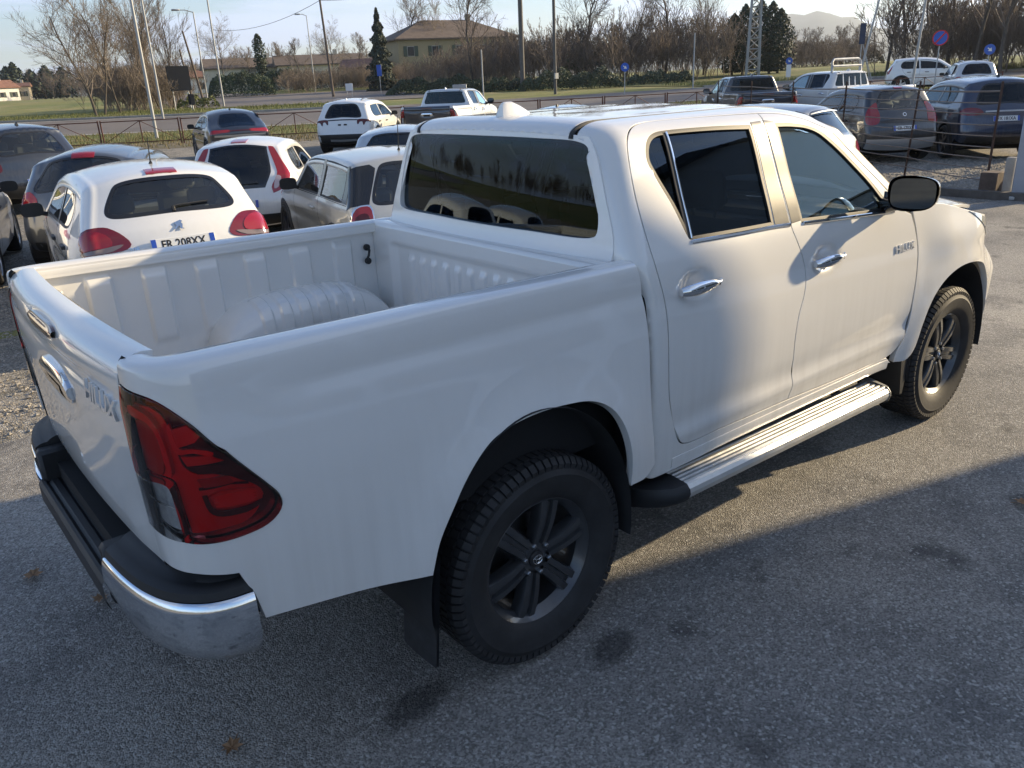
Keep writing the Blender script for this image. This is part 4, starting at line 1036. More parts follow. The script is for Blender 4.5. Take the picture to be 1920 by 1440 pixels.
mb=MB();mb.bbox(2.0,2.03,-.11,.11,1.60,1.66,.01);mb.tube([(2.02,0,1.63),(2.05,0,1.70)],.01,6);mb.build('rear_view_mirror',GLOSSB,truck)
# ------------------------------------------------------------------ parked cars: a swept shell (rear, roof, bonnet, nose) plus two flanks
def make_road_wheel(name,r,w,rimm,spokes,kind):
    o=bpy.data.objects.new(name,None);COL.objects.link(o)
    k=r*.68;mb=MB()
    mb.lathe([(k,-w*.36),(k*1.06,-w*.47),(r*.86,-w*.53),(r*.95,-w*.48),(r*.99,-w*.36),(r,-w*.2),(r,w*.2),(r*.99,w*.36),(r*.95,w*.48),(r*.86,w*.5),(k,w*.45)],40);ty=mb.build('tyre',RUBBER,o,angle=35)
    mb=MB();mb.lathe([(k*.93,w*.1),(k*.92,-w*.30),(k*.98,-w*.42),(k*1.03,-w*.44),(k*1.04,-w*.38)],40)
    for q in range(spokes):
        M=Matrix.Rotation(2*pi*(q+.25)/spokes,4,'Y');h=k*(.11 if spokes>6 else .17)
        mb.prism([(-h*.8,k*.12),(h*.8,k*.12),(h,k*.96),(-h,k*.96)],w*.12,M@Matrix.Translation((0,-w*.40,0)))
    mb.lathe([(0,-w*.43),(k*.17,-w*.42),(k*.22,-w*.34),(k*.22,0)],20);mb.build('rim',rimm,o,angle=30)
    mb=MB();mb.lathe([(0,-w*.10),(k*.93,-w*.10),(k*.93,w*.1),(0,w*.1)],28);mb.build('brake_drum',DARKV,o)
    return o
ALLOY=mat('silver alloy',(.50,.51,.52),.32,metal=.85)
ALLOYD=mat('dark alloy',(.10,.10,.11),.35,metal=.7)
def wprof(spec,x,z):
    W=spec['W'];L=spec['L'];H=spec['H'];b=spec.get('belt',.62*H);x=np.asarray(x,float);z=np.asarray(z,float)
    key='_wp'
    if key not in spec:
        c=spec.get('cant',.745);spec[key]=pchip([.1,.30,.52,.72,b-.04,b+.02,H*.965,H*1.1],[.90,.955,.99,1.0,.975,.945,c,c-.05])
    y=W/2*spec[key](z)
    a=np.clip((x-L*.52)/(L*.52),-1,1);y=y*(1-np.where(a>0,spec.get('pf',.13),spec.get('pr',.075))*np.abs(a)**3.2)
    for xc in spec['wx']:
        r=np.hypot(x-xc,z-spec['wr']);y=y+spec.get('flare',.022)*np.exp(-((r-spec['wr']*1.15)/.11)**2)
    y=y-.018*np.exp(-((z-spec.get('crease',.62))/.07)**2)*np.clip(1-np.abs((x-L*.5)/(L*.32))**6,0,1)
    return y
class Car:
    def __init__(s,name,label,spec,pos,rz,pm,group='cars parked in the dealer lot',cat='car',detail=1,glassm=None,trim=True):
        s.sp=spec;s.d=detail;s.t=empty(name,(pos[0],pos[1],float(zg(*pos))),rz);tag(s.t,label,cat,group);s.pm=pm
        C=np.array(catmull([np.array(p[:2],float) for p in spec['sil']],.04,False));s.C=C
        t=np.gradient(C,axis=0);t/=np.linalg.norm(t,axis=1)[:,None];s.N=np.stack([-t[:,1],t[:,0]],1)
        for _ in range(3):
            s.N[1:-1]=(s.N[:-2]+s.N[1:-1]*2+s.N[2:])/4
        s.N/=np.linalg.norm(s.N,axis=1)[:,None]
        s.S=np.concatenate([[0],np.cumsum(np.linalg.norm(np.diff(C,axis=0),axis=1))])
        s.R=spec.get('R',.11);s.cr=spec.get('cr',.05)
        k=np.argmax(C[:,1]);s.ktop=k
        G=s.glass=glassm or CLEARG
        s.tm=spec['W']/2-s.R+s.R*pi/2
        s.build()
    def shell(s,u,v):
        """u arc length along the centre line, v arc length across"""
        u=np.asarray(u,float);v=np.asarray(v,float)
        x=np.interp(u,s.S,s.C[:,0]);z=np.interp(u,s.S,s.C[:,1]);nx=np.interp(u,s.S,s.N[:,0]);nz=np.interp(u,s.S,s.N[:,1])
        R,cr=s.R,s.cr;W2=s.sp['W']/2
        xi=x-nx*(R+cr);zi=z-nz*(R+cr);w=wprof(s.sp,xi,zi)
        a=np.abs(v);f0=W2-R;fl=np.clip(a/f0,0,1);ph=np.clip((a-f0)/R,0,pi/2)
        y=fl*(w-R)+R*np.sin(ph);inn=cr*fl**2+R*(1-np.cos(ph))
        return np.stack([x-nx*inn,np.sign(v)*y,z-nz*inn],-1)
    def side(s,x,z):return np.stack([np.asarray(x,float),wprof(s.sp,x,z),np.asarray(z,float)],-1)
    def rz(s,z):return float(np.interp(z,s.C[:s.ktop+1,1],s.S[:s.ktop+1]))
    def fz(s,z):
        c=s.C[s.ktop:,1][::-1];q=s.S[s.ktop:][::-1];return float(np.interp(z,c,q))
    def sx(s,x):
        return float(np.interp(x,s.C[s.ktop//2:,0],s.S[s.ktop//2:]))
    def sp_(s,name,poly,m,off=.004,parent=None,lip=.012,step=None,holes=()):
        """panel on the shell; poly of (z or 'x' key, across)"""
        P=[(s.rz(p[0]),p[1])+tuple(p[2:]) for p in poly]
        return panel(name,s.shell,P,m,parent or s.t,step=step or .07/s.d,out=s.dirr,off=off,gap=0,lip=lip,holes=holes)
    dirr=(-1,0,.4)
    def build(s):
        sp=s.sp;st=.085/s.d;tm=s.tm;Sm=s.S[-1];t=s.t
        holes=[];rw=sp.get('rw')
        if rw:
            P=[(s.rz(p[0]),p[1])+tuple(p[2:]) for p in rw];holes.append(P)
        ws=[(s.fz(p[0]),p[1])+tuple(p[2:]) for p in sp['ws']];holes.append(ws)
        lim=[(0,-tm,1),(0,0),(0,tm,1),(Sm*.5,tm),(Sm,tm,1),(Sm,0),(Sm,-tm,1),(Sm*.5,-tm)]
        fn=panel
        # body outline normals are judged against an outward test point, so split in rear+roof and front half
        b=s.panel_out('body',lim,s.pm,holes,st,lip=.006)
        s.body=b
        if rw:
            g=s.panel_out('rear_window',inset(loop(P,.04),.0),s.glass,[],st*1.5,off=-.003,lip=.004)
            fr=loop(P,.03);s.panel_out('window_border',inset(fr,-.004),GLOSSB,[inset(fr,sp.get('frit',.035))],st,off=.0005,lip=.003,parent=g)
        s.panel_out('windscreen',inset(loop(ws,.04),.0),s.glass,[],st*1.5,off=-.003,lip=.004)
        # flanks
        R=s.R+s.cr;I=s.C-s.N*R
        k0=np.argmax(I[:,1]);keep=[0]
        I=I[(I[:,1]>sp.get('sill',.26)-.001)]
        zs=sp.get('sill',.26);poly=[tuple(q) for q in I]
        bot=[];r=sp['wr']*1.14
        for xc in sorted(sp['wx'],reverse=True):
            a0=math.asin(max(-1,min(1,(zs-sp['wr'])/r)))
            bot+=[(xc+r*math.cos(a),sp['wr']+r*math.sin(a)) for a in np.linspace(a0,pi-a0,18)]
        s.loopP=np.array(poly+bot)
        wins=[q if isinstance(q,np.ndarray) else loop(q,.04) for q in sp['sw']]
        for sd in (-1,1):
            f=panel('flank',s.side,s.loopP,s.pm,t,holes=wins,step=st,side=sd,gap=0,lip=.004,rim=.0005)
            for q in wins:
                g=panel('side_window',s.side,inset(q,.0),s.glass,t,step=st*2,side=sd,off=-.004,gap=0,lip=.003)
                panel('window_border',s.side,inset(q,-.006),sp.get('wtrim',BLACKP),g,holes=[inset(q,.014)],step=st,side=sd,off=.001,gap=0,lip=.004)
            for q in sp.get('lines',()):strip('door_gap',s.side,q,.007,.0008,DARKV,f,sd)
            for q in sp.get('handles',()):
                mb=MB();y=float(wprof(sp,q[0],q[1]));mb.bbox(q[0]-.10,q[0]+.10,min(sd*(y-.01),sd*(y+.03)),max(sd*(y-.01),sd*(y+.03)),q[1]-.016,q[1]+.016,.008);mb.build('door_handle',s.pm if sp.get('hp') else BLACKP,f)
            if sp.get('clad'):
                z1=sp['clad'];lo=s.loopP;m=[]
                for xc in sp['wx']:
                    A=[(xc+r*1.16*math.cos(a),sp['wr']+r*1.16*math.sin(a)) for a in np.linspace(-.35,pi+.35,22)];Bq=[(xc+r*1.0*math.cos(a),sp['wr']+r*1.0*math.sin(a)) for a in np.linspace(pi+.35,-.35,22)]
                    panel('arch_trim',s.side,np.array(A+Bq),BLACKP,f,step=st,side=sd,off=.008,gap=0,lip=.012)
            mx,mz=sp['mir'];y=float(wprof(sp,mx,mz))
            mb=MB();ring=[]
            for q in np.linspace(0,1,7):
                kq=math.cos(q*pi/2)**.6;ring.append([(mx+.02+.12*q,sd*(y+.135+.105*kq*math.copysign(abs(math.cos(a))**.6,math.cos(a))),mz+.055+(.25+.75*kq)*.07*math.copysign(abs(math.sin(a))**.6,math.sin(a))) for a in np.linspace(0,2*pi,17)])
            mb.grid(np.array(ring));mb.add([ring[0][i] for i in range(16)],[tuple(range(16))]);mb.tube([(mx+.08,sd*(y-.02),mz-.01),(mx+.07,sd*(y+.09),mz+.02)],.025,6)
            mb.build('door_mirror',sp.get('mirm',BLACKP),t,angle=50)
        # wheels
        for xc in sp['wx']:
            for sd in (-1,1):
                o=copy_tree(sp['wheel']);o.parent=t;o.location=(xc,sd*(sp['W']/2-sp.get('wi',.105)),sp['wr']);o.rotation_euler=(0,random.uniform(0,6),0 if sd<0 else pi)
        mb=MB();mb.box(sp['wx'][0]-.2,sp['wx'][1]+.2,-sp['W']/2+.24,sp['W']/2-.24,.18,.45);mb.box(.25,sp['L']-.35,-sp['W']/2+.30,sp['W']/2-.30,.30,sp.get('belt',.62*sp['H'])-.30)
        for xc in sp['wx']:
            for sd in (-1,1):
                P=[[(xc+r*1.03*math.cos(a),sd*yy,sp['wr']+r*1.03*math.sin(a)) for yy in (sp['W']/2-.05,sp['W']/2-.32)] for a in np.linspace(-.3,pi+.3,16)];mb.grid(np.array(P))
        mb.build('underbody',DARKV,t,smooth=False)
        # cabin: dark tub, seats with headrests
        b=sp.get('belt',.62*sp['H']);x0,x1=sp.get('cab',(.45,sp['L']*.66))
        for xs,zt,n in ((x0+.35,b+.10,2),(x0+1.25,b+.18,2)):
            for y in (-.36,.36):
                st_=bpy.data.objects.new('seat',None);COL.objects.link(st_);st_.parent=t
                M=Matrix.Translation((xs,y,.55))@Matrix.Rotation(-.22,4,'Y');mb=MB();mb.bbox(-.07,.07,-.24,.24,0,zt-.55,.04,M);mb.bbox(-.05,.5,-.24,.24,-.12,.10,.04,M);mb.build('seat_body',SEAT,st_)
                mb=MB();mb.bbox(-.05,.05,-.13,.13,zt-.52,zt-.36,.03,M);mb.build('headrest',SEAT,st_)
                if s.d<1:break
        mb=MB();mb.box(x1-.55,x1+.1,-.6,.6,b-.22,b+.0);mb.box(x0,x1,-.64,.64,b-.33,b-.30);mb.build('dashboard',TRIM,t,smooth=False)
    def panel_out(s,name,poly,m,holes,st,off=0,lip=.006,parent=None):
        """shell panel whose outward side is judged from the centre of the car"""
        c=np.array([s.sp['L']*.5,0,s.sp['H']*.45])
        def S(u,v):return s.shell(u,v)
        W=np.array([[q[0],q[1]] for q in (poly if isinstance(poly,np.ndarray) else np.array([p[:2] for p in poly]))]);mid=W.mean(0)
        q=s.shell(np.array([mid[0]]),np.array([mid[1]]))[0]-c
        hs=[h if isinstance(h,np.ndarray) else loop(h,.05) for h in holes]
        return panel(name,S,poly if isinstance(poly,np.ndarray) else loop(poly,.06),m,parent or s.t,holes=hs,step=st,out=tuple(q),off=off,gap=0,lip=lip,rim=.0008)
    def lamp(s,name,poly,m,off=.006,parent=None,both=True,lip=.014,step=None):
        o=None
        for sd in ((1,-1) if both else (1,)):
            P=[(s.rz(p[0]),sd*p[1])+tuple(p[2:]) for p in poly]
            if sd<0:P=P[::-1]
            o=s.panel_out(name,P,m,[],step or .05,off=off,lip=lip,parent=parent)
        return o
    def band(s,name,zlo,zhi,half,m,off=.005,parent=None):
        return s.panel_out(name,[(s.rz(zlo),-half,1),(s.rz(zlo),0),(s.rz(zlo),half,1),(s.rz(zhi),half,1),(s.rz(zhi),0),(s.rz(zhi),-half,1)],m,[],.09,off=off,lip=.012,parent=parent)
    def at(s,z,v=0,off=.004):
        u=s.rz(z);p=s.shell(np.array([u]),np.array([v]))[0];e=1e-3
        a=s.shell(np.array([u+e]),np.array([v]))[0]-p;b=s.shell(np.array([u]),np.array([v+e]))[0]-p
        n=np.cross(a,b);n/=np.linalg.norm(n)
        if n[0]>0:n=-n
        up=a/np.linalg.norm(a);lf=np.cross(up,n);return frame(p+n*off,lf,up,n)
    def plate(s,z,txt=None,v=0,w=.26,h=.055):
        M=s.at(z,v,.006);mb=MB();mb.bbox(-w,w,-h,h,-.004,.006,.004,M);o=mb.build('number_plate',PLATE,s.t,smooth=False)
        for q in (-1,1):
            mb=MB();mb.box(min(q*(w-.003),q*(w-.042)),max(q*(w-.003),q*(w-.042)),-h+.003,h-.003,.0062,.0078,M);mb.build('plate_band',PBLUE,o,smooth=False)
        if txt:
            text('plate_letters',txt,.098,INK,o,M@Matrix.Translation((0,-.002,.0068)),.0008,.0022,sx=.86)
        return o
    def text(s,name,txt,z,v,size,m=None,**k):
        M=s.at(z,v,.003);return text(name,txt,size,m or CHROME,s.t,M,.002,.0006,**k)
    def aerial(s,x,l=.22,lean=-.5):
        p=s.shell(np.array([s.sx(x)]),np.array([0.]))[0];mb=MB();mb.tube([p,p+np.array([lean*.2*l,0,.02])],[.018,.010],8);mb.tube([p+np.array([0,0,.015]),p+np.array([lean*l,0,l])],[.006,.004],6);return mb.build('roof_aerial',BLACKP,s.t)
    def finaerial(s,x,m=None):
        p=s.shell(np.array([s.sx(x)]),np.array([0.]))[0];return fin('roof_aerial',p[0],p[2],.16,.06,.03,m or BLACKP,s.t)
    def brake(s,z,half=.16,h=.016,m=None):
        return s.panel_out('brake_lamp',[(s.rz(z-h),-half,1),(s.rz(z-h),half,1),(s.rz(z+h),half,1),(s.rz(z+h),-half,1)],m or REDL,[],.06,off=.008,lip=.016)
    def wiper(s,z,v0=0.0,v1=-.36):
        mb=MB();P=[s.at(z+.02*i/5,v0+(v1-v0)*i/5,.014).translation for i in range(6)];mb.tube(P,.008,6);mb.tube([s.at(z-.03,v0,.0).translation,P[0]],.016,6);return mb.build('rear_wiper',BLACKP,s.t)
    def rails(s,x0,x1,v,m):
        for sd in (-1,1):
            P=[s.shell(np.array([s.sx(x)]),np.array([sd*v]))[0]+np.array([0,0,.035 if 0<i<9 else .0]) for i,x in enumerate(np.linspace(x0,x1,10))];mb=MB();mb.tube(P,.016,6);mb.build('roof_rail',m,s.t)
W_SIL=make_road_wheel('road_wheel',.315,.20,ALLOY,10,0)
W_DRK=make_road_wheel('road_wheel',.36,.23,ALLOYD,5,0)
W_BIG=make_road_wheel('road_wheel',.36,.23,ALLOY,5,0)
PW=[paint('white paint parked',(.78,.78,.76),dirt=.10),paint('anthracite paint',(.10,.112,.128),dirt=.10,metal=.5),paint('black blue paint',(.016,.020,.030),dirt=.12,metal=.3),paint('sand silver paint',(.60,.585,.53),dirt=.10,metal=.35),paint('dark blue paint',(.018,.030,.065),dirt=.12,metal=.4),paint('silver paint',(.50,.51,.52),dirt=.10,metal=.6),paint('pale blue paint',(.45,.52,.58),dirt=.08,metal=.4),paint('charcoal paint',(.030,.033,.038),dirt=.12,metal=.4),paint('light grey paint',(.55,.57,.58),dirt=.1,metal=.3)]
def hatch(L,W,H,**k):
    """two-box outline scaled to length and height"""
    a=L/3.96;h=H/1.46
    S=[(.12,.24),(.03,.36),(.0,.50),(.005,.62),(.05,.76),(.085,.88),(.14,.985),(.215,1.06),(.36,1.25),(.445,1.365),(.50,1.405),(.62,1.428),(1.0,1.455),(1.5,1.46),(1.95,1.425),(2.25,1.36),(2.75,1.09),(3.02,.965),(3.35,.90),(3.66,.80),(3.85,.66),(3.94,.52),(3.95,.36),(3.88,.24)]
    sp=dict(L=L,W=W,H=H,sil=[(x*a,z*h) for x,z in S],belt=.945*h,wx=(.66*a,3.20*a),wr=.315,wheel=W_SIL,crease=.62,R=.12,cr=.07,
      rw=[(1.045*h,-.60),(1.03*h,0),(1.045*h,.60),(1.10*h,.655),(1.33*h,.565),(1.365*h,.50),(1.372*h,0),(1.365*h,-.50),(1.33*h,-.565),(1.10*h,-.655)],
      ws=[(1.02*h,-.60),(1.00*h,0),(1.02*h,.60),(1.33*h,.52),(1.36*h,0),(1.33*h,-.52)],
      sw=[[(1.42*a,.97*h,1),(1.36*a,1.32*h,1),(1.05*a,1.315*h),(.80*a,1.24*h),(.74*a,1.12*h),(.82*a,1.00*h)],[(1.50*a,.965*h,1),(1.44*a,1.325*h,1),(1.75*a,1.325*h),(2.05*a,1.275*h),(2.35*a,1.135*h),(2.60*a,.985*h),(2.62*a,.945*h,1)]],
      lines=[[(1.46*a,1.34*h),(1.46*a,.9),(1.42*a,.34)],[(2.62*a,.93*h),(2.70*a,.7),(2.66*a,.34)],[(.86*a,1.34*h),(.70*a,1.15*h),(.72*a,.90*h),(.98*a,.60*h),(1.06*a,.36)]],
      handles=[(1.02*a,.80*h),(1.75*a,.79*h)],mir=(2.42*a,.93*h),cab=(.55*a,2.55*a))
    sp.update(k);return sp
def suv(L,W,H,**k):
    a=L/4.5;h=H/1.65
    S=[(.14,.30),(.04,.42),(.0,.55),(.02,.70),(.07,.88),(.10,1.02),(.16,1.12),(.30,1.34),(.40,1.50),(.43,1.565),(.55,1.60),(1.0,1.64),(1.7,1.65),(2.2,1.61),(2.6,1.52),(3.05,1.26),(3.35,1.09),(3.75,1.02),(4.15,.93),(4.38,.78),(4.47,.62),(4.48,.42),(4.40,.28)]
    sp=dict(L=L,W=W,H=H,sil=[(x*a,z*h) for x,z in S],belt=1.06*h,wx=(.82*a,3.50*a),wr=.355,wheel=W_DRK,crease=.72,R=.13,cr=.07,sill=.30,
      rw=[(1.13*h,-.62),(1.12*h,0),(1.13*h,.62),(1.20*h,.66),(1.44*h,.60),(1.50*h,.52),(1.505*h,0),(1.50*h,-.52),(1.44*h,-.60),(1.20*h,-.66)],
      ws=[(1.14*h,-.64),(1.12*h,0),(1.14*h,.64),(1.50*h,.56),(1.53*h,0),(1.50*h,-.56)],
      sw=[[(1.62*a,1.10*h,1),(1.56*a,1.50*h,1),(1.1*a,1.49*h),(.82*a,1.42*h),(.74*a,1.26*h),(.80*a,1.14*h)],[(1.70*a,1.095*h,1),(1.64*a,1.505*h,1),(2.0*a,1.50*h),(2.35*a,1.44*h),(2.70*a,1.27*h),(2.95*a,1.11*h),(2.97*a,1.07*h,1)]],
      lines=[[(1.66*a,1.52*h),(1.66*a,1.0),(1.62*a,.40)],[(2.98*a,1.05*h),(3.04*a,.8),(3.0*a,.40)],[(1.0*a,1.5*h),(.8*a,1.3*h),(.86*a,1.0*h),(1.16*a,.66*h),(1.24*a,.42)]],
      handles=[(1.16*a,.93*h),(2.0*a,.92*h)],mir=(2.72*a,1.06*h),cab=(.7*a,2.9*a),clad=.45)
    sp.update(k);return sp
D=math.radians
# ---- 1 white hatchback behind the bed
c=Car('hatchback_car','white hatchback with plate FR 208XX parked just behind the truck bed',hatch(3.96,1.72,1.45,pr=.15,rw=[(1.115,-.60),(1.085,0),(1.115,.60),(1.16,.645),(1.33,.565),(1.36,.50),(1.368,0),(1.36,-.50),(1.33,-.565),(1.16,-.645)]),(.60,4.27),D(83),PW[0],detail=1.5)
c.lamp('tail_lamp',[(1.065,.74),(1.045,.62),(.96,.50),(.89,.455),(.855,.50),(.845,.70),(.86,.90),(.92,1.0),(1.01,1.0),(1.06,.90)],mat('wine lamp',(.16,.006,.012),.10,coat=1))
c.lamp('lamp_insert',[(1.045,.78),(1.025,.70),(.96,.62),(.905,.62),(.895,.80),(.91,.93),(.99,.95),(1.04,.87)],REDL,.012)
c.lamp('lamp_insert',[(.895,.52),(.885,.80),(.90,.95),(.86,.86),(.855,.62)],mat('smoked clear lamp',(.22,.17,.16),.12,coat=1),.012)
c.plate(.845,'FR 208XX');c.brake(1.405,.17,.014);c.aerial(.95,.23,-.35);c.wiper(1.125)
M=c.at(.985,0,.004);mb=MB()
for P in ([(-.035,.02),(-.01,.035),(.02,.045),(.035,.03),(.02,.02),(.03,.0),(.02,-.035),(.035,-.045),(.005,-.045),(-.002,-.01),(-.02,-.03),(-.035,-.045),(-.045,-.04),(-.022,-.005)],):
    mb.add([tuple(M@Vector((x,y,z))) for z in (0,.006) for x,y in P],[tuple(range(14)),tuple(range(27,13,-1))]+[(i,(i+1)%14,(i+1)%14+14,i+14) for i in range(14)])
mb.build('tailgate_emblem',CHROME,c.t,smooth=False)
c.text('model_badge','208',.84,.44,.055)
c.band('rear_bumper',.26,.42,.78,BLACKP)
# ---- 2 dark grey hatchback
c=Car('hatchback_car','dark grey rounded hatchback standing left of the white hatchback',hatch(3.78,1.67,1.50,R=.20,cr=.10,wheel=W_SIL),(.75,8.4),D(62),PW[1],detail=1.2)
c.lamp('tail_lamp',[(1.10,.70),(1.00,.60),(.88,.60),(.80,.66),(.79,.80),(.84,.92),(1.0,.93),(1.09,.82)],REDL)
c.lamp('lamp_insert',[(.93,.66),(.86,.64),(.82,.70),(.82,.80),(.86,.86),(.92,.84)],mat('pale lamp lens',(.55,.42,.42),.12,coat=1),.012)
c.brake(1.425,.17,.030);c.plate(.66)
c.band('rear_bumper',.26,.40,.7,BLACKP)
# ---- 3 white car at the left edge
c=Car('hatchback_car','white car cut off by the left edge so only its rear wheel shows',hatch(4.0,1.75,1.48),(-1.22,8.35),D(76),PW[0],detail=.9)
c.lamp('tail_lamp',[(1.0,.74),(.90,.60),(.80,.60),(.80,.90),(.95,.95)],REDL);c.plate(.70)
# ---- 4 dark SUV far left
c=Car('suv_car','black SUV with a clear rear window at the left edge behind the grey hatchback',suv(4.35,1.80,1.66,wheel=W_DRK),(1.62,15.4),D(96),PW[2],detail=1)
c.lamp('tail_lamp',[(1.06,.76),(.98,.66),(.86,.66),(.84,.92),(1.0,.94)],REDD);c.finaerial(.75);c.plate(.62)
c.band('rear_bumper',.32,.52,.8,BLACKP)
# ---- 5 white city car with tall lamps
c=Car('city_car','small white city car with tall red lamps beside a black glass tailgate',hatch(3.45,1.62,1.44,R=.12,cr=.06,pr=.12,
   rw=[(.80,-.40,1),(.79,0),(.80,.40,1),(1.0,.50),(1.355,.54,1),(1.37,0),(1.355,-.54,1),(1.0,-.50)],glassb=1),(2.85,8.75),D(56),PW[0],detail=1.3,glassm=glass('dark glass',(.22,.26,.26),1.1))
c.lamp('tail_lamp',[(1.36,.57,1),(1.36,.66),(1.15,.74),(.98,.80),(.78,.66),(.72,.52,1),(.80,.50),(.98,.60)],REDL)
c.lamp('lamp_insert',[(.95,.66),(.80,.60),(.78,.54),(.86,.55),(.97,.60)],mat('pale lamp lens',(.55,.42,.42),.12,coat=1),.012)
c.brake(1.41,.14,.016);c.wiper(.84,0,-.3);c.plate(.58);c.band('rear_bumper',.26,.42,.7,BLACKP)
# ---- 6 sand-silver three-door with black pillars
sp=hatch(3.85,1.73,1.42,R=.10,cr=.05,wheel=W_DRK,clad=.4,belt=.93)
S=[(.10,.26),(.02,.38),(.0,.52),(.03,.70),(.06,.84),(.10,.93),(.20,1.12),(.30,1.30),(.36,1.375),(.48,1.40),(1.0,1.42),(1.6,1.415),(2.05,1.37),(2.25,1.30),(2.60,1.02),(2.78,.955),(3.2,.92),(3.6,.84),(3.78,.70),(3.85,.50),(3.8,.28)]
sp.update(sil=S,rw=[(.955,-.55),(.95,0),(.955,.55),(1.0,.60),(1.28,.52),(1.33,.46),(1.335,0),(1.33,-.46),(1.28,-.52),(1.0,-.60)],ws=[(.99,-.58),(.98,0),(.99,.58),(1.30,.52),(1.33,0),(1.30,-.52)],
  sw=[[(.46,.955,1),(.44,1.10),(.46,1.30,1),(.95,1.325),(1.20,1.325,1),(1.24,.955,1)],[(1.36,.955,1),(1.32,1.325,1),(1.75,1.315),(2.02,1.275,1),(2.36,.965,1),(2.38,.945,1)]],
  lines=[[(1.30,1.34),(1.30,.9),(1.22,.36)],[(2.44,.93),(2.50,.7),(2.46,.36)],[(.30,.935),(1.2,.94),(2.4,.925)]],handles=[(1.52,.80)],mir=(2.22,.95),hp=1,wx=(.62,3.12),cant=.79,mirm=BLACKP)
c=Car('compact_car','sand silver compact car with black pillars and round mirror behind the bed corner',sp,(3.16,4.42),D(77),PW[3],detail=1.6)
for sd in (-1,1):
    for q in ([(1.25,.95,1),(1.21,1.335,1),(1.31,1.335,1),(1.35,.95,1)],[(.30,.95,1),(.40,1.32,1),(.455,1.31,1),(.43,1.1),(.45,.95,1)]):
        panel('pillar_trim',c.side,q,GLOSSB,c.t,step=.06,side=sd,off=.004,gap=0,lip=.006)
c.lamp('tail_lamp',[(.95,.62),(.965,.70),(.95,.80),(.85,.86),(.71,.86),(.65,.80),(.64,.70),(.66,.62),(.80,.60)],CHROME,.006)
c.lamp('lamp_lens',[(.935,.635),(.95,.70),(.935,.785),(.84,.84),(.715,.84),(.665,.79),(.655,.70),(.675,.635),(.80,.615)],REDL,.014)
c.lamp('lamp_insert',[(.87,.67),(.88,.74),(.85,.80),(.75,.80),(.73,.73),(.75,.66)],REDD,.019)
c.aerial(.78,.36,-.12);c.plate(.70);c.lamp('pillar_trim',[(.965,.635,1),(1.02,.63),(1.30,.55,1),(1.345,.62,1),(1.345,.95,1),(.965,.95,1)],GLOSSB,.005)
# ---- 7 low pale car beyond it
c=Car('hatchback_car','pale blue hatchback half hidden between the compact car and the cab',hatch(4.05,1.76,1.42,R=.16),(5.6,8.9),D(52),PW[6],detail=1)
c.lamp('tail_lamp',[(.98,.74),(.90,.56),(.80,.56),(.80,.90),(.92,.95)],REDL);c.plate(.66)
# ---- 8 dark coupe-like SUV by the fence
sp=suv(4.36,1.80,1.56,wheel=W_DRK)
S=[(.14,.30),(.03,.42),(.0,.58),(.03,.72),(.0,.86),(.02,.96),(.12,1.06),(.42,1.20),(.75,1.38),(.95,1.475),(1.15,1.52),(1.7,1.555),(2.1,1.53),(2.45,1.46),(2.95,1.19),(3.25,1.06),(3.7,1.0),(4.1,.90),(4.30,.72),(4.36,.5),(4.3,.30)]
sp.update(sil=S,belt=1.06,rw=[(1.09,-.52),(1.085,0),(1.09,.52),(1.14,.57),(1.36,.52),(1.42,.46),(1.43,0),(1.42,-.46),(1.36,-.52),(1.14,-.57)],ws=[(1.10,-.62),(1.08,0),(1.10,.62),(1.42,.55),(1.45,0),(1.42,-.55)],cant=.72)
c=Car('suv_car','black coupe shaped SUV with long red lamps standing before the rusty fence',sp,(8.0,21.2),D(78),PW[2],detail=1,glassm=TINT)
c.lamp('tail_lamp',[(1.0,.30),(1.03,.60),(1.06,.84),(1.01,.92),(.93,.90),(.93,.60),(.96,.30)],REDL);c.band('lamp_bar',.965,.985,.34,REDD,.008);c.finaerial(1.2);c.plate(.62);c.band('rear_bumper',.30,.50,.8,BLACKP)
c.band('bumper_trim',.80,.86,.78,ALLOY,.006)
# ---- 9 white SUV
c=Car('suv_car','white SUV with dark tail lamps joined by a black bar near the fence',suv(4.50,1.86,1.65,wheel=W_DRK),(11.19,21.0),D(44),PW[0],detail=1.2,glassm=TINT)
c.band('lamp_bar',1.03,1.06,.90,SMOKE,.006)
c.lamp('tail_lamp',[(1.05,.52),(1.05,.98),(1.02,1.0),(.99,.80),(.90,.74),(.89,.70),(.99,.68),(.99,.60),(.92,.55),(.91,.51)],REDD,.010)
c.band('rear_bumper',.30,.62,.92,BLACKP);c.rails(.8,2.4,.62,ALLOYD);c.finaerial(.7,PW[0]);c.band('skid_trim',.40,.46,.45,ALLOY,.014)
for q in (-.10,.10):
    M=c.at(.90,q,.004);mb=MB();mb.bbox(-.05,.05,-.022,.022,0,.008,.003,M);mb.build('badge_fixing',DARKV,c.t)
# ---- 11 blue-grey car
c=Car('estate_car','blue grey car showing only its roof above the truck cab roof',hatch(4.3,1.78,1.47,R=.15),(10.9,11.2),D(28),PW[6],detail=.9,glassm=TINT)
c.finaerial(.8);c.lamp('tail_lamp',[(.98,.74),(.90,.56),(.80,.56),(.80,.90),(.92,.95)],REDL)
# ---- 14 white SUV seen from the side, far right
c=Car('suv_car','white SUV in side view far off by the round blue sign',suv(4.65,1.90,1.70,wheel=W_BIG),(45.0,20.9),D(-63),PW[0],detail=.9,glassm=TINT)
c.lamp('tail_lamp',[(1.42,.80),(1.20,.74),(1.0,.66),(.92,.70),(.92,.96),(1.1,.98),(1.30,.92)],REDL)
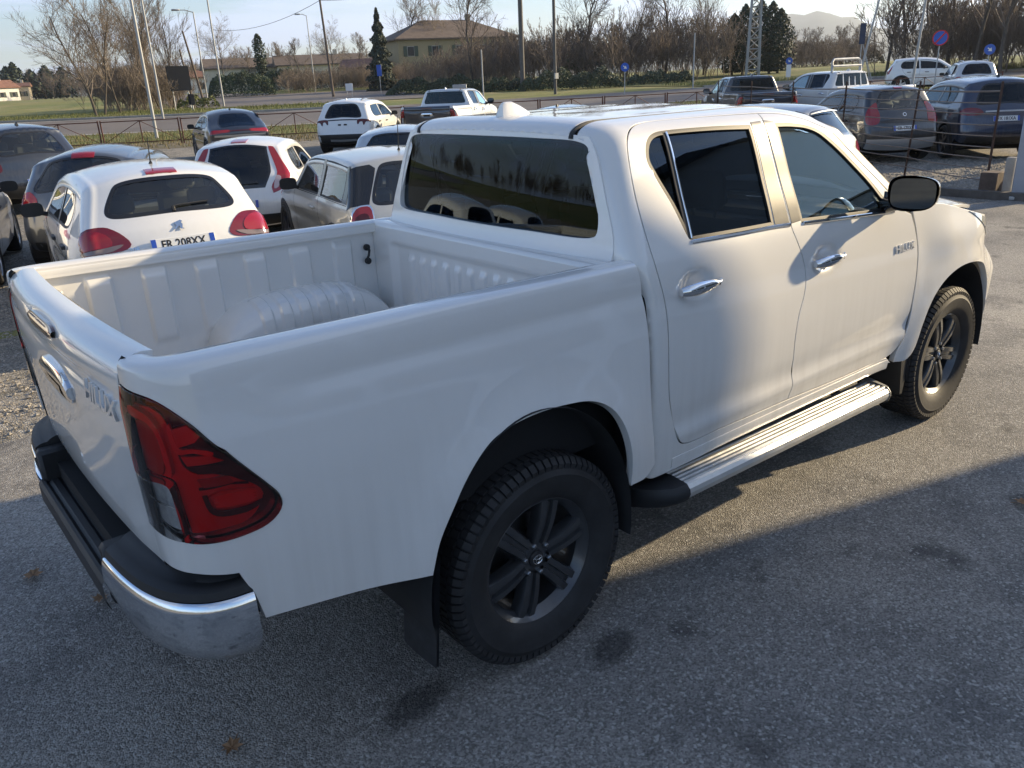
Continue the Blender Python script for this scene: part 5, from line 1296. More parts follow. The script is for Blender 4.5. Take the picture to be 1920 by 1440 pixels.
# ---- 15 light grey SUV with roof rails
c=Car('suv_car','light grey SUV with roof rails and black rear window beside the far white SUV',suv(4.5,1.85,1.76,wheel=W_BIG),(38.5,13.4),D(32),PW[8],detail=.9,glassm=TINT)
c.rails(.7,2.5,.64,ALLOY);c.finaerial(.7);c.lamp('tail_lamp',[(1.12,.70),(1.02,.62),(.92,.62),(.92,.94),(1.06,.96)],REDL);c.plate(.75)
# ---- 16 big dark blue SUV
c=Car('suv_car','big dark blue SUV with a white plate behind the wire fence at the right',suv(4.70,1.92,1.72,wheel=W_DRK,R=.15),(18.1,4.45),D(42),PW[4],detail=1.2,glassm=TINT)
c.lamp('tail_lamp',[(1.10,.62),(1.02,.50),(.97,.50),(.97,.92),(1.06,1.0),(1.12,.90)],mat('wine lamp',(.16,.006,.012),.10,coat=1));c.plate(.86,'FX 181XA');c.finaerial(.8)
c.band('lamp_bar',1.0,1.03,.45,ALLOY,.008);c.band('rear_bumper',.30,.48,.8,BLACKP)
# ---- 17 dark MPV
c=Car('mpv_car','dark green grey small van with low silver bumper right behind the wire fence',hatch(4.05,1.76,1.62,R=.14,cr=.06,wheel=W_SIL),(16.6,5.9),D(56),PW[7],detail=1.3)
c.lamp('tail_lamp',[(1.30,.66),(1.15,.60),(.95,.58),(.86,.62),(.86,.84),(1.0,.90),(1.2,.82)],REDL);c.plate(.74,'CR 170XL');c.band('rear_bumper',.28,.52,.86,PW[5],.010);c.brake(1.56,.12,.014)
M=c.at(1.02,0,.004);mb=MB();mb.lathe([(.030,-.004),(.042,-.004),(.042,.004),(.030,.004)],24,M@Matrix.Rotation(pi/2,4,'X'),close=True);mb.build('tailgate_emblem',CHROME,c.t)
# ---- 18 silver hatch close behind the cab
c=Car('hatchback_car','silver hatchback with a roof spoiler right behind the truck cab',hatch(4.15,1.76,1.56,R=.13,wheel=W_BIG),(10.35,3.75),D(97),paint('steel grey paint',(.20,.215,.23),dirt=.08,metal=.6),detail=1.3,glassm=TINT)
c.band('roof_spoiler',1.415,1.43,.60,MATS['steel grey paint'],.05);c.lamp('tail_lamp',[(1.0,.74),(.90,.60),(.80,.60),(.80,.90),(.95,.95)],REDL);c.plate(.7)
# ---- 19 silver car at the right edge
c=Car('estate_car','pale silver car cut off by the right edge beyond the wire fence',hatch(4.3,1.78,1.50),(15.4,2.3),D(-4),PW[6],detail=.9)
c.lamp('tail_lamp',[(1.0,.74),(.90,.60),(.80,.60),(.80,.90),(.95,.95)],REDL)
# ---- two more cars behind the photographer: the truck's rear window mirrors them
c=Car('hatchback_car','white hatchback behind the photographer mirrored in the truck rear window',hatch(4.3,1.78,1.47,wheel=W_BIG),(-3.7,4.9),D(86),PW[0],detail=1,glassm=TINT)
c.lamp('tail_lamp',[(1.02,.74),(.92,.50),(.84,.50),(.84,.90),(.98,.95)],REDL);c.plate(.66)
c=Car('hatchback_car','second white hatchback behind the photographer mirrored in the truck rear window',hatch(4.2,1.78,1.47,wheel=W_SIL),(-6.5,5.3),D(80),PW[0],detail=1,glassm=TINT)
c.lamp('tail_lamp',[(1.02,.74),(.92,.50),(.84,.50),(.84,.90),(.98,.95)],REDL);c.plate(.66)
for w in (W_SIL,W_DRK,W_BIG):
    for ch in list(w.children):bpy.data.objects.remove(ch)
    bpy.data.objects.remove(w)
# ------------------------------------------------------------------ other pick-ups in the lot share the shapes of the first truck
SKIP=('tailgate_badge','door_badge','centre_cap','cap_emblem','lug_nut','tie_hook','lamp_bar','lamp_gap','lamp_rib')
def clone(label,pos,rz,swap,tail=None,dz=0):
    r=bpy.data.objects.new('pickup_truck',None);COL.objects.link(r);r.location=(*pos,float(zg(*pos)));r.rotation_euler=(0,0,rz);tag(r,label,'pickup truck','cars parked in the dealer lot')
    def rec(o,par):
        for ch in o.children:
            n=ch.name.split('.')[0]
            if n in SKIP or n=='bonnet_stub':continue
            k=ch.copy();COL.objects.link(k);k.parent=par
            if k.type=='MESH' and k.material_slots:
                m=k.material_slots[0].material
                nm=tail if (tail and n in('tailgate',)) else swap.get(m.name)
                if nm:
                    k.material_slots[0].link='OBJECT';k.material_slots[0].material=nm
            rec(ch,k)
    rec(truck,r);return r
def place(pos,rz):return (pos[0]+1.25*math.cos(rz),pos[1]+1.25*math.sin(rz))
clone('pale grey pickup with a black tailgate beyond the truck cab',place((12.26,17.86),D(36)),D(36),{'white car paint':PW[8]},tail=PW[2])
clone('black pickup truck parked beside the barred white pickup',place((19.4,11.2),D(50)),D(50),{'white car paint':PW[2]})
wp=clone('white work pickup with bars over its rear cab window and a hoop on top',(22.96,10.3),D(76),{'rear_window':CLEARG})
for y in (-.36,-.12,.12,.36):
    mb=MB();mb.tube([(.46,y,1.36),(.55,y,1.78)],.018,6);mb.build('window_bar',PW[0],wp)
for z,x in ((1.38,.465),(1.76,.545)):
    mb=MB();mb.tube([(x,-.62,z),(x,.62,z)],.018,6);mb.build('window_bar',PW[0],wp)
mb=MB();mb.tube([(.75,-.60,1.80),(.78,-.58,2.10),(.80,-.5,2.17),(.80,.5,2.17),(.78,.58,2.10),(.75,.60,1.80)],.035,8);mb.build('roof_hoop',GALV,wp)
mb=MB();mb.tube([(.75,-.58,1.98),(.75,.58,1.98)],.03,8);mb.build('roof_hoop',GALV,wp)
# ------------------------------------------------------------------ bare trees, hedges, evergreens
BARK=mat('grey bark',(.085,.072,.060),.95,noise=(3,.3))
TWIG=mat('pale bare twigs',(.175,.145,.118),.95,noise=(.8,.3))
TWIGR=mat('reddish bare twigs',(.150,.122,.102),.95,noise=(.6,.35))
def segmesh(S,n=3):
    """prism for every segment (p0,p1,r0,r1)"""
    p0=np.array([s[0] for s in S]);p1=np.array([s[1] for s in S]);r0=np.array([s[2] for s in S]);r1=np.array([s[3] for s in S])
    d=p1-p0;d/=np.linalg.norm(d,axis=1)[:,None]+1e-9;ref=np.where(np.abs(d[:,2:3])>.9,[[1.,0,0]],[[0,0,1.]]);a=np.cross(d,ref);a/=np.linalg.norm(a,axis=1)[:,None]+1e-9;b=np.cross(d,a)
    V=[];m=len(S)
    for k in range(n):
        c,s_=math.cos(2*pi*k/n),math.sin(2*pi*k/n);o=a*c+b*s_;V+=[p0+o*r0[:,None],p1+o*r1[:,None]]
    V=np.stack(V,1).reshape(-1,3);i=np.arange(m)*2*n;F=[]
    for k in range(n):
        q=(k+1)%n;F.append(np.stack([i+2*k,i+2*q,i+2*q+1,i+2*k+1],1))
    return V,np.concatenate(F)
def rawmesh(name,V,F,m):
    me=bpy.data.meshes.new(name);V=np.asarray(V,np.float32);F=np.asarray(F,np.int32)
    me.vertices.add(len(V));me.vertices.foreach_set('co',V.ravel());me.loops.add(F.size);me.loops.foreach_set('vertex_index',F.ravel());me.polygons.add(len(F))
    k=F.shape[1];me.polygons.foreach_set('loop_start',np.arange(len(F),dtype=np.int32)*k);me.polygons.foreach_set('loop_total',np.full(len(F),k,np.int32));me.update(calc_edges=True);me.validate();me.materials.append(m);return me
def grow(seed,H,r,limbs,spread,up,kids=(7,6,5),fork=.22,twig=.009,stems=1):
    rr=random.Random(seed);T=[];C=[]
    def rv(s):return np.array([rr.gauss(0,s),rr.gauss(0,s),rr.gauss(0,s)])
    def br(p,d,L,r0,lev):
        n=5 if lev<2 else 3;pts=[p];q=p;dd=d/np.linalg.norm(d)
        for i in range(n):
            dd=dd+rv(.10 if lev<2 else .16)+np.array([0,0,up*(.05+.05*lev)]);dd/=np.linalg.norm(dd);q=q+dd*L/n;pts.append(q)
        r1=max(r0*.42,twig*.7)
        for i in range(n):
            ra=r0+(r1-r0)*i/n;rb=r0+(r1-r0)*(i+1)/n;(T if lev<1 else C).append((pts[i],pts[i+1],ra,rb))
        if lev>=3:return
        k=limbs if lev==0 else kids[lev-1]
        for j in range(k):
            t=rr.uniform(fork,1.0) if lev==0 else rr.uniform(.18,1.0);f_=t*n;i=min(int(f_),n-1);b=pts[i]+(pts[i+1]-pts[i])*(f_-i)
            ax=pts[i+1]-pts[i];ax/=np.linalg.norm(ax);s=rv(1.0);s-=ax*(s@ax);s/=np.linalg.norm(s)+1e-9
            w=spread*rr.uniform(.7,1.25)*(1.0 if lev==0 else 1.05);nd=ax*math.cos(w)+s*math.sin(w)
            LL=L*(rr.uniform(.42,.66)*(1.12-.55*t) if lev==0 else rr.uniform(.40,.62)*(1.15-.5*t))
            br(b,nd,LL,max((r0+(r1-r0)*t)*rr.uniform(.42,.6),twig),lev+1)
    for k in range(stems):
        d=np.array([0,0,1.])+rv(.06 if stems==1 else .28);d[2]=abs(d[2]);br(np.array([0,0,-.1])+ (rv(.25)*np.array([1,1,0]) if stems>1 else 0),d,H*(rr.uniform(.75,1.0) if stems>1 else .86),r*(1 if stems==1 else .6),0)
    return T,C
PROTO={}
def tree_meshes(key,bark,twm,**k):
    T,C=grow(**k);v,f_=segmesh(T,7);a=rawmesh('trunk',v,f_,bark);v,f_=segmesh(C,3);b=rawmesh("crown",v,f_,twm);PROTO[key]=(a,b)
tree_meshes('wide',BARK,TWIG,seed=3,H=8.6,r=.10,limbs=18,spread=.80,up=.75,kids=(10,8,5),fork=.16,twig=.008)
tree_meshes('wide2',BARK,TWIG,seed=8,H=8.6,r=.095,limbs=17,spread=.80,up=.75,kids=(10,8,5),fork=.18,twig=.008)
tree_meshes('tall',BARK,TWIG,seed=5,H=9.0,r=.085,limbs=18,spread=.50,up=1.1,kids=(8,6,4),fork=.22,twig=.010)
tree_meshes('brown',BARK,TWIGR,seed=11,H=9.5,r=.14,limbs=18,spread=.70,up=.7,kids=(8,6,4),fork=.28,twig=.012)
tree_meshes('far',BARK,TWIGR,seed=15,H=8.0,r=.12,limbs=14,spread=.65,up=.9,kids=(7,5,3),fork=.22,twig=.020)
def tree(key,px,d,H,label,rz=None,name='bare_tree',group='bare trees along the road'):
    x,y=ln(px,d);t=empty(name,(x,y,float(zg(x,y))-.05),random.uniform(0,6.3) if rz is None else rz);s=H/9.0;t.scale=(s,s,s);tag(t,label,'tree',group)
    for nm,me in zip(('trunk','crown'),PROTO[key]):link(bpy.data.objects.new(nm,me),t)
    return t
tree('wide',198,61,7.9,'large bare tree with two thin trunks, leftmost by the field',name='bare_tree')
tree('wide2',213,62.5,7.6,'bare tree leaning over the field right beside the leftmost tree')
for px,d,H,w in ((245,65,7.6,'first slim bare tree right of the large field tree'),(268,69,8.0,'slim bare tree just left of the pale leaning lamp post'),(292,71,8.4,'slim bare tree just behind the pale leaning lamp post'),(318,72,8.2,'slim bare tree between two pale lamp posts'),(345,75,7.4,'slim bare tree just left of the black board')):
    tree('tall',px,d,H,w)
tree('wide2',448,106,8.0,'bare round tree above the dark green hedge')
tree('far',500,150,7.0,'small bare tree left of the dark cypress');tree('far',548,150,7.6,'small bare tree right of the dark cypress')
tree('far',592,135,7.4,'bare tree by the low houses left of the wooden pole');tree('wide2',655,125,8.6,'bare tree behind the wooden power pole');tree('far',697,130,7.6,'bare tree between wooden pole and spruce')
tree('brown',800,120,10.5,'pale bare tree in front of the brown hip roof');tree('tall',850,118,10.5,'bare tree above the right of the brown hip roof')
tree('brown',915,84,9.8,'tall bare tree right of the big brown house');tree('brown',1125,86,9.6,'tall spreading bare tree above the thicket right of the two poles')
tree('tall',1195,92,9.0,'slim bare tree in the middle of the thicket');tree('brown',1272,90,9.8,'tall bare tree above the thicket near the thin white post');tree('tall',1345,95,9.5,'bare tree left of the dark cypresses')
for px,d,H,w in ((1690,80,8.8,'bare tree right of the leaning post at the right'),(1725,74,9.4,'dense bare tree behind the far white SUV'),(1800,78,10.2,'dense bare tree behind the round blue sign'),(1850,72,10,'dense bare tree above the light grey SUV'),(1905,70,9.8,'bare tree at the right edge behind the cars'),(1765,95,9.6,'bare tree behind the right lamp post')):
    tree('brown',px,d,H,w)
for px in (1505,1530,1560,1590,1612,1635):tree('far',px,240,9.5,'faint bare poplar far off under the hill',group='far poplars under the hill')
# thickets: tangles of thin stems
def thicket(name,spots,key,H,stems,m):
    protos=[]
    for q in range(3):
        T,C=grow(seed=40+q+len(key),H=1.0,r=.012,limbs=9,spread=.55,up=1.0,kids=(4,3,2),fork=.15,twig=.0035,stems=stems);protos.append(segmesh(T+C,3))
    Vs=[];Fs=[];k=0
    for x,y,h in spots:
        v,f_=random.choice(protos);a=random.uniform(0,6.3);c,s=math.cos(a),math.sin(a)
        w=v*h;w=np.stack([w[:,0]*c-w[:,1]*s+x,w[:,0]*s+w[:,1]*c+y,w[:,2]+float(zg(x,y))],1);Vs.append(w);Fs.append(f_+k);k+=len(v)
    me=rawmesh(name,np.concatenate(Vs),np.concatenate(Fs),m);o=link(bpy.data.objects.new(name,me));o['kind']='stuff';return o
def spots(px0,px1,d0,d1,h,n):
    out=[]
    for _ in range(n):
        px=random.uniform(px0,px1);x,y=ln(px,random.uniform(d0,d1));out.append((x,y,(h(px) if callable(h) else h)*random.uniform(.75,1.12)))
    return out
hh=lambda px:float(np.interp(px,[760,850,950,1100,1250,1400,1500],[2.2,3.4,4.6,5.2,5.6,5.6,5.2]))
thicket('bare_thicket',spots(775,1375,82,104,hh,84),'a',1,5,TWIGR)
thicket('bare_thicket',spots(1715,2080,72,92,lambda p:5.4,44),'bb',1,5,TWIGR)
thicket('bare_thicket',spots(215,350,66,80,3.0,34),'c',1,5,TWIG)
thicket('bare_thicket',spots(1490,1650,120,160,3.6,50),'d',1,5,TWIGR)
thicket('bare_thicket',spots(560,780,95,120,2.3,60),'e',1,5,TWIG)
# leafy masses
def leaves(n,fun,size,seed=0):
    """n little leaf faces; fun(rng,n)->points, outward"""
    g=np.random.default_rng(seed);P,O=fun(g,n);N=O+g.normal(0,.7,(n,3));N/=np.linalg.norm(N,axis=1)[:,None]
    a=np.cross(N,g.normal(0,1,(n,3)));a/=np.linalg.norm(a,axis=1)[:,None]+1e-9;b=np.cross(N,a);s=size*g.uniform(.6,1.5,(n,1))
    V=np.stack([P-a*s,P+b*s*.6,P+a*s,P-b*s*.6],1).reshape(-1,3);i=np.arange(n)*4;return V,np.stack([i,i+1,i+2,i+3],1)
GRN=[mat('dark ivy leaves',(.034,.052,.022),.6,noise=(.9,.6)),mat('hedge leaves',(.036,.060,.024),.6,noise=(.7,.5)),mat('cypress leaves',(.026,.042,.022),.7,noise=(1.2,.5)),mat('spruce needles',(.030,.044,.030),.7,noise=(1.0,.5))]
def blob(name,label,cat,px,d,w,dep,h,m,n=2600,size=.10,group=None,kind=None,lump=.35,seed=1,parent=None):
    x0,y0=ln(px,d);ax=math.atan2(y0-CAMP[1],x0-CAMP[0])+pi/2
    def fun(g,n):
        t=g.uniform(-1,1,n);th=g.uniform(0,pi,n);rad=g.uniform(.55,1.0,n)**.5
        prof=(1-np.abs(t)**4)**.5*(1+lump*.5*np.sin(t*7+seed)+lump*.4*np.sin(t*17+seed*2))
        X=t*w/2;Y=np.cos(th)*dep/2*rad;Z=np.sin(th)**.7*h*rad*prof
        c,s=math.cos(ax),math.sin(ax);wx=x0+X*c-Y*s;wy=y0+X*s+Y*c
        return np.stack([wx,wy,zg(wx,wy)+Z*.97+.02],1),np.stack([-Y*s*2/dep,Y*c*2/dep,np.sin(th)],1)
    v,f_=leaves(n,fun,size,seed);o=link(bpy.data.objects.new(name,rawmesh(name,v,f_,m)),parent)
    if kind:o['kind']=kind
    else:tag(o,label,cat,group)
    return o
blob('clipped_hedge','tall dark green clipped hedge left of the side road',"hedge",478,93,6.6,2.6,2.4,GRN[1],11000,.065,lump=.12,seed=2)
blob('clipped_hedge','lower dark green hedge behind the cypress',"hedge",560,104,5.2,2.0,2.5,GRN[1],8000,.065,lump=.10,seed=3)
blob('evergreen_bush','long low dark evergreen bush under the thicket behind the pale pickup',"bush",850,80,10,3,1.3,GRN[0],9000,.075,seed=4)
blob('evergreen_bush','low dark evergreen bush between the two thick poles',"bush",985,78,5.5,3,1.1,GRN[0],6000,.075,seed=5)
blob('evergreen_bush','broad dark evergreen bush left of the small blue sign',"bush",1095,75,9,3.2,1.5,GRN[0],9000,.075,seed=6)
blob('evergreen_bush','low evergreen bush right of the small blue sign',"bush",1265,80,6,3,1.0,GRN[0],2200,.10,seed=7)
blob('evergreen_bush','evergreen mass high in the thicket right of the poles',"bush",1120,88,4,3,3.4,GRN[0],1800,.12,seed=9)
blob('far_hedge','long low brown green hedge in front of the low houses',"hedge",680,104,13,2,1.6,mat('winter hedge leaves',(.085,.075,.045),.8,noise=(.7,.5)),9000,.06,seed=8,lump=.1)
blob('far_hedge','dark low hedge under the far hill',"hedge",1570,150,18,3,3.2,mat('winter hedge leaves',(.085,.075,.045)),4200,.16,seed=12,lump=.2)
blob('roadside_bush','yellow green bush on the verge by the lamp posts',"bush",392,68,3,1.4,.8,GR1,900,.08,seed=13)
def cone_tree(name,label,px,d,H,R_,m,p,n,size,group=None,drop=0.0,seed=1):
    x,y=ln(px,d);z0=float(zg(x,y));t=empty(name,(x,y,z0));tag(t,label,'tree',group)
    mb=MB();mb.tube([(0,0,-.1),(0,0,H*.97)],[R_*.06+.05,.02],7);mb.build('trunk',BARK,t)
    def fun(g,n):
        u=g.uniform(0,1,n);a=g.uniform(0,2*pi,n);k=np.round(a/(2*pi)*9+u*23)
        rad=R_*p(u)*(g.uniform(.25,1,n)**.5)*(1+.22*np.sin(k*2.4));Z=.04*H+u*H*.96-drop*rad
        return np.stack([np.cos(a)*rad,np.sin(a)*rad,Z],1),np.stack([np.cos(a),np.sin(a),np.full(n,.3)],1)
    v,f_=leaves(n,fun,size,seed);link(bpy.data.objects.new('crown',rawmesh('crown',v,f_,m)),t);return t
cone_tree('spruce_tree','tall dark spruce left of the big brown house',742,92,7.9,1.9,GRN[3],lambda u:(1-u)**.85*(.8+.2*np.sin(u*42)),9000,.13,drop=.35,seed=21)
cone_tree('cypress_tree','single dark columnar cypress above the green hedge',520,112,6.6,.72,GRN[2],lambda u:np.minimum(1,(1-u)*5)**.5*np.minimum(1,.5+u*2),2600,.11,seed=22)
for i,(px,H) in enumerate(((1398,5.8),(1418,6.6),(1447,6.9),(1468,6.7),(1484,6.0))):
    cone_tree('cypress_tree',['dark cypress leftmost of the row by the lattice tower','second dark cypress just left of the lattice tower','dark cypress right behind the lattice tower','dark cypress just right of the lattice tower','dark cypress at the right end of the row by the tower'][i],px,92,H,1.5,GRN[2],lambda u:np.minimum(1,(1-u)*2.2)**.7*np.minimum(1,.6+u*2),4200,.10,'row of dark cypresses',seed=30+i)
for i,(px,H) in enumerate(((48,8.5),(62,9.5),(92,7.5),(120,8.5),(150,8))):
    cone_tree('dark_conifer',['dark conifer over the far white house','taller dark conifer over the far cream house','dark far tree right of the far cream house','dark far tree behind the left of the field trees','dark far tree behind the field trees'][i],px,270,H,3.0,GRN[2],lambda u:np.minimum(1,(1-u)*2)**.7,1100,.42,seed=50+i)
thicket('far_woods',spots(95,360,240,330,8,55),'f',1,5,TWIGR)
thicket('far_woods',spots(380,760,180,260,7,60),'g',1,5,TWIGR)

def back_spots(n):
    out=[]
    for _ in range(n):
        a=random.uniform(D(95),D(262));d=random.uniform(95,150);out.append((CAMP[0]+d*math.cos(a),CAMP[1]+d*math.sin(a),3.3*random.uniform(.5,1.2)))
    return out
thicket('rear_woods',back_spots(240),'h',1,5,BARK)
# ------------------------------------------------------------------ fences, poles, signs, houses
def gz(x,y):return float(zg(x,y))
# rusty rail fence along the road side of the lot
NP=19
for i in range(NP):
    a0=-16+i*3.05;p0=fw(a0,0);p1=fw(a0+2.95,0);z0,z1=gz(*p0),gz(*p1)
    t=empty('rail_fence',(p0[0],p0[1],z0),math.atan2(FA[1],FA[0]));tag(t,['rusty railing panel with crossed bars at the far left behind the black SUV','rusty railing panel left of the pale leaning lamp post','rusty railing panel right behind the foot of the pale lamp post','rusty railing panel beside the black coupe shaped SUV','rusty railing panel between the black SUV and the white SUV','rusty railing panel behind the white SUV'][min(5,max(0,i-3))] if i<9 else 'rusty railing panel with crossed bars beyond the truck cab roof','fence','rusty railing panels along the lot edge')
    for x in (0,2.95):
        mb=MB();mb.bbox(x-.025,x+.025,-.025,.025,-.1,1.0,.004);mb.build('post',RUST,t,smooth=False)
    if i%1==0:
        for z,n in ((.95,'top_rail'),(.12,'bottom_rail')):
            mb=MB();mb.bbox(.025,2.925,-.018,.018,z-.02,z+.02,.004);mb.build(n,RUST,t,smooth=False)
        mb=MB();mb.bbox(1.455,1.495,-.016,.016,.14,.93,.004);mb.build('mid_post',RUST,t,smooth=False)
        for xa,xb,za,zb in ((.04,1.45,.14,.93),(1.5,2.91,.93,.14)):
            mb=MB();mb.tube([(xa,0,za),(xb,0,zb)],.013,5);mb.build('brace',RUST,t)
# wire fence right of the truck
WP=[(13.0,2.75),(14.25,4.70),(15.6,6.8),(17.0,8.95),(18.4,11.1),(19.8,13.25)]
RUSTD=mat('dark rusty iron',(.060,.034,.026),.75,metal=.2,noise=(7,.5))
wf=empty('wire_fence',(WP[0][0],WP[0][1],gz(*WP[0])));tag(wf,'low wire fence with rusty posts and taut wires at the right behind the mirror','fence')
for i,(x,y) in enumerate(WP):
    mb=MB();z=gz(x,y)-gz(*WP[0]);lx=.06 if i==1 else .0
    mb.tube([(x-WP[0][0],y-WP[0][1],z-.05),(x-WP[0][0]+lx,y-WP[0][1]-lx,z+1.74)],.020,6);mb.build('post',RUSTD,wf)
for k in range(9):
    h=.22+k*.172;mb=MB();P=[]
    for (x0,y0),(x1,y1) in zip(WP[:-1],WP[1:]):
        for t in np.linspace(0,1,7)[:-1]:
            x=x0+(x1-x0)*t;y=y0+(y1-y0)*t;P.append((x-WP[0][0],y-WP[0][1],gz(x,y)-gz(*WP[0])+h-.02*math.sin(pi*t)))
    mb.tube(P,.009 if k<8 else .014,5);mb.build('wire',mat('dull wire',(.16,.13,.11),.5,metal=.7),wf)
x,y=12.86,2.62
mb=MB();mb.bbox(x-.16,x+.16,y-.13,y+.13,gz(x,y)-.02,gz(x,y)+.38,.012);o=mb.build('post_base',mat('brown block',(.10,.075,.060),.9,noise=(8,.3)),None);tag(o,'brown concrete block under the right wire fence post','block')
x,y=12.84,2.36
mb=MB();mb.bbox(x-.07,x+.07,y-.07,y+.07,gz(x,y)-.02,gz(x,y)+.62,.01);o=mb.build('gate_stub',CONC,None);tag(o,'pale concrete stub between brown block and grey board','post')
t=empty('grey_board',(12.75,2.02,gz(12.75,2.0)),D(112));tag(t,'upright grey board on a foot at the right edge by the kerb','board')
mb=MB();mb.bbox(-.24,.24,-.025,.025,.06,1.26,.01);mb.build('board_panel',mat('grey board paint',(.33,.36,.41),.5,noise=(2,.1)),t)
mb=MB();mb.bbox(-.26,.26,-.14,.14,0,.06,.01);mb.build('board_foot',GALV,t)
# ---- lamp posts and poles
def pole(name,label,px,d,H,r0,r1,m,lean=(0,0),cat='pole',arm=None,group=None):
    x,y=ln(px,d);t=empty(name,(x,y,gz(x,y)));tag(t,label,cat,group)
    mb=MB();mb.tube([(0,0,-.2),(lean[0]*.5,lean[1]*.5,H*.5),(lean[0],lean[1],H)],[r0,(r0+r1)/2,r1],10);mb.build('shaft',m,t)
    if arm:
        mb=MB();mb.tube([(lean[0],lean[1],H-.05),(lean[0]+arm[0]*.5,lean[1]+arm[1]*.5,H+.12),(lean[0]+arm[0],lean[1]+arm[1],H+.14)],r1*.8,6);mb.build('arm',m,t)
        M=Matrix.Translation((lean[0]+arm[0],lean[1]+arm[1],H+.12))@Matrix.Rotation(math.atan2(arm[1],arm[0]),4,'Z');mb=MB();mb.bbox(-.15,.45,-.13,.13,-.05,.08,.04,M);mb.build('lamp_head',GALV,t)
    return t
PALE=mat('pale painted steel',(.36,.37,.37),.5,metal=.3,noise=(2,.1))
pole('lamp_post','pale grey lamp post rising out of the picture behind the rusty railing',303,41.5,8.6,.075,.05,PALE,cat='lamp post',arm=(-1.2,.3),group='lamp posts by the road')
pole('lamp_post','thinner pale lamp post right behind the first one, among bare trees',322,55,9.2,.065,.045,PALE,cat='lamp post',arm=(-1.2,.3),group='lamp posts by the road')
pole('lamp_post','pale lamp post left of the green hedge reaching the top of the picture',440,68,9.0,.07,.05,PALE,cat='lamp post',arm=(-1.0,.4),group='lamp posts by the road')
pole('lamp_post','shorter lamp post with its head turned left, beside the dark pole',411,74,7.0,.06,.045,PALE,cat='lamp post',arm=(-1.1,.3),group='lamp posts by the road')
pole('wooden_pole','dark wooden pole beside the lamp posts left of the hedge',405,73,5.6,.10,.07,WOODP,(-.75,.2))
pole('wooden_pole','short dark leaning pole just right of the black board',385,67,4.0,.08,.06,WOODP,(-.4,0))
wood=pole('wooden_pole','dark wooden power pole carrying the cable, left of the spruce',648,82,8.4,.13,.09,WOODP,(-.25,.1))
pole('lamp_post','thin lamp post behind the low hedge left of the wooden power pole',615,96,7.6,.06,.045,PALE,cat='lamp post',arm=(-.7,.3),group='lamp posts by the road')
pole('steel_pole','thick dark steel pole left of the pair behind the truck roof',1005,75,12,.22,.19,mat('dark steel pole',(.10,.095,.09),.7,noise=(2,.2)))
p2_=pole('steel_pole','second dark pole with a small box near its foot behind the truck roof',1066,62,9.6,.12,.10,mat('dark steel pole',(.10,.095,.09)))
mb=MB();mb.bbox(-.17,.17,-.2,-.06,1.0,1.4,.02);mb.build('meter_box',PALE,p2_)
pole('thin_post','pale thin post just right of the pale pickup',930,52,3.2,.045,.04,PALE)
pole('thin_post','thin white post in front of the thicket left of the black pickup',1326,62,3.6,.05,.045,PALE)
pole('lamp_post','leaning post at the right beside the dark sign board',1637,60,8.5,.07,.05,PALE,(1.2,-.9),cat='lamp post',arm=(-.8,.3),group='lamp posts by the road')
pole('lamp_post','pale lamp post in front of the far white SUV',1740,42,7.5,.06,.045,PALE,(.25,-.2),cat='lamp post',arm=(-.8,.3),group='lamp posts by the road')
# cable
def cable(pts,sag,label):
    P=[]
    for a,b in zip(pts[:-1],pts[1:]):
        a,b=np.array(a),np.array(b)
        for t in np.linspace(0,1,14):P.append(a+(b-a)*t-np.array([0,0,sag*4*t*(1-t)]))
    mb=MB();mb.tube(P,.022,5);o=mb.build('power_cable',mat('black cable',(.02,.02,.02),.7),None);tag(o,label,'cable')
w=ln(648,82);wz=gz(*w)+8.2;a=ln(440,112);b=ln(1060,62)
cable([(a[0],a[1],gz(*a)+7.2),(w[0]-.25,w[1]+.1,wz)],.9,'black overhead cable left of the wooden power pole')
cable([(w[0]-.25,w[1]+.1,wz),(b[0],b[1],gz(*b)+9.0)],.7,'black overhead cable right of the wooden power pole')
# ---- lattice tower with cross arms
x,y=ln(1437,80);t=empty('lattice_tower',(x,y,gz(x,y)),D(40));tag(t,'pale steel lattice mast with cross arms and floodlights among cypresses','tower')
H=11;wd=lambda z:.55-.28*z/H
mb=None
for sx in (-1,1):
    for sy in (-1,1):
        mb=MB();mb.tube([(sx*wd(0),sy*wd(0),0),(sx*wd(H),sy*wd(H),H)],.085,5);mb.build('leg',PALE,t)
n=13
for k in range(n):
    z0=H*k/n;z1=H*(k+1)/n;w0,w1=wd(z0),wd(z1)
    mb=MB()
    for (ax,ay),(bx,by) in (((-1,-1),(1,-1)),((1,-1),(1,1)),((1,1),(-1,1)),((-1,1),(-1,-1))):
        mb.tube([(ax*w0,ay*w0,z0),(bx*w0,by*w0,z0)],.05,4)
        if k%2:ax,ay,bx,by=bx,by,ax,ay
        mb.tube([(ax*w0,ay*w0,z0),(bx*w1,by*w1,z1)],.045,4)
    mb.build('bracing',PALE,t)
for z in (6.55,6.8):
    mb=MB();mb.tube([(-2.2,0,z),(2.2,0,z)],.075,5);mb.build('cross_arm',PALE,t)
for xx in (-1.9,-1.2,1.2,1.9):
    mb=MB();mb.tube([(xx,0,6.55),(xx,0,6.8)],.02,4);mb.build('arm_strut',PALE,t)
for xx in (-1.0,-.45):
    mb=MB();mb.bbox(xx-.22,xx+.22,-.25,.0,6.8,7.2,.04);mb.build('floodlight',mat('floodlight housing',(.30,.30,.31),.5),t)
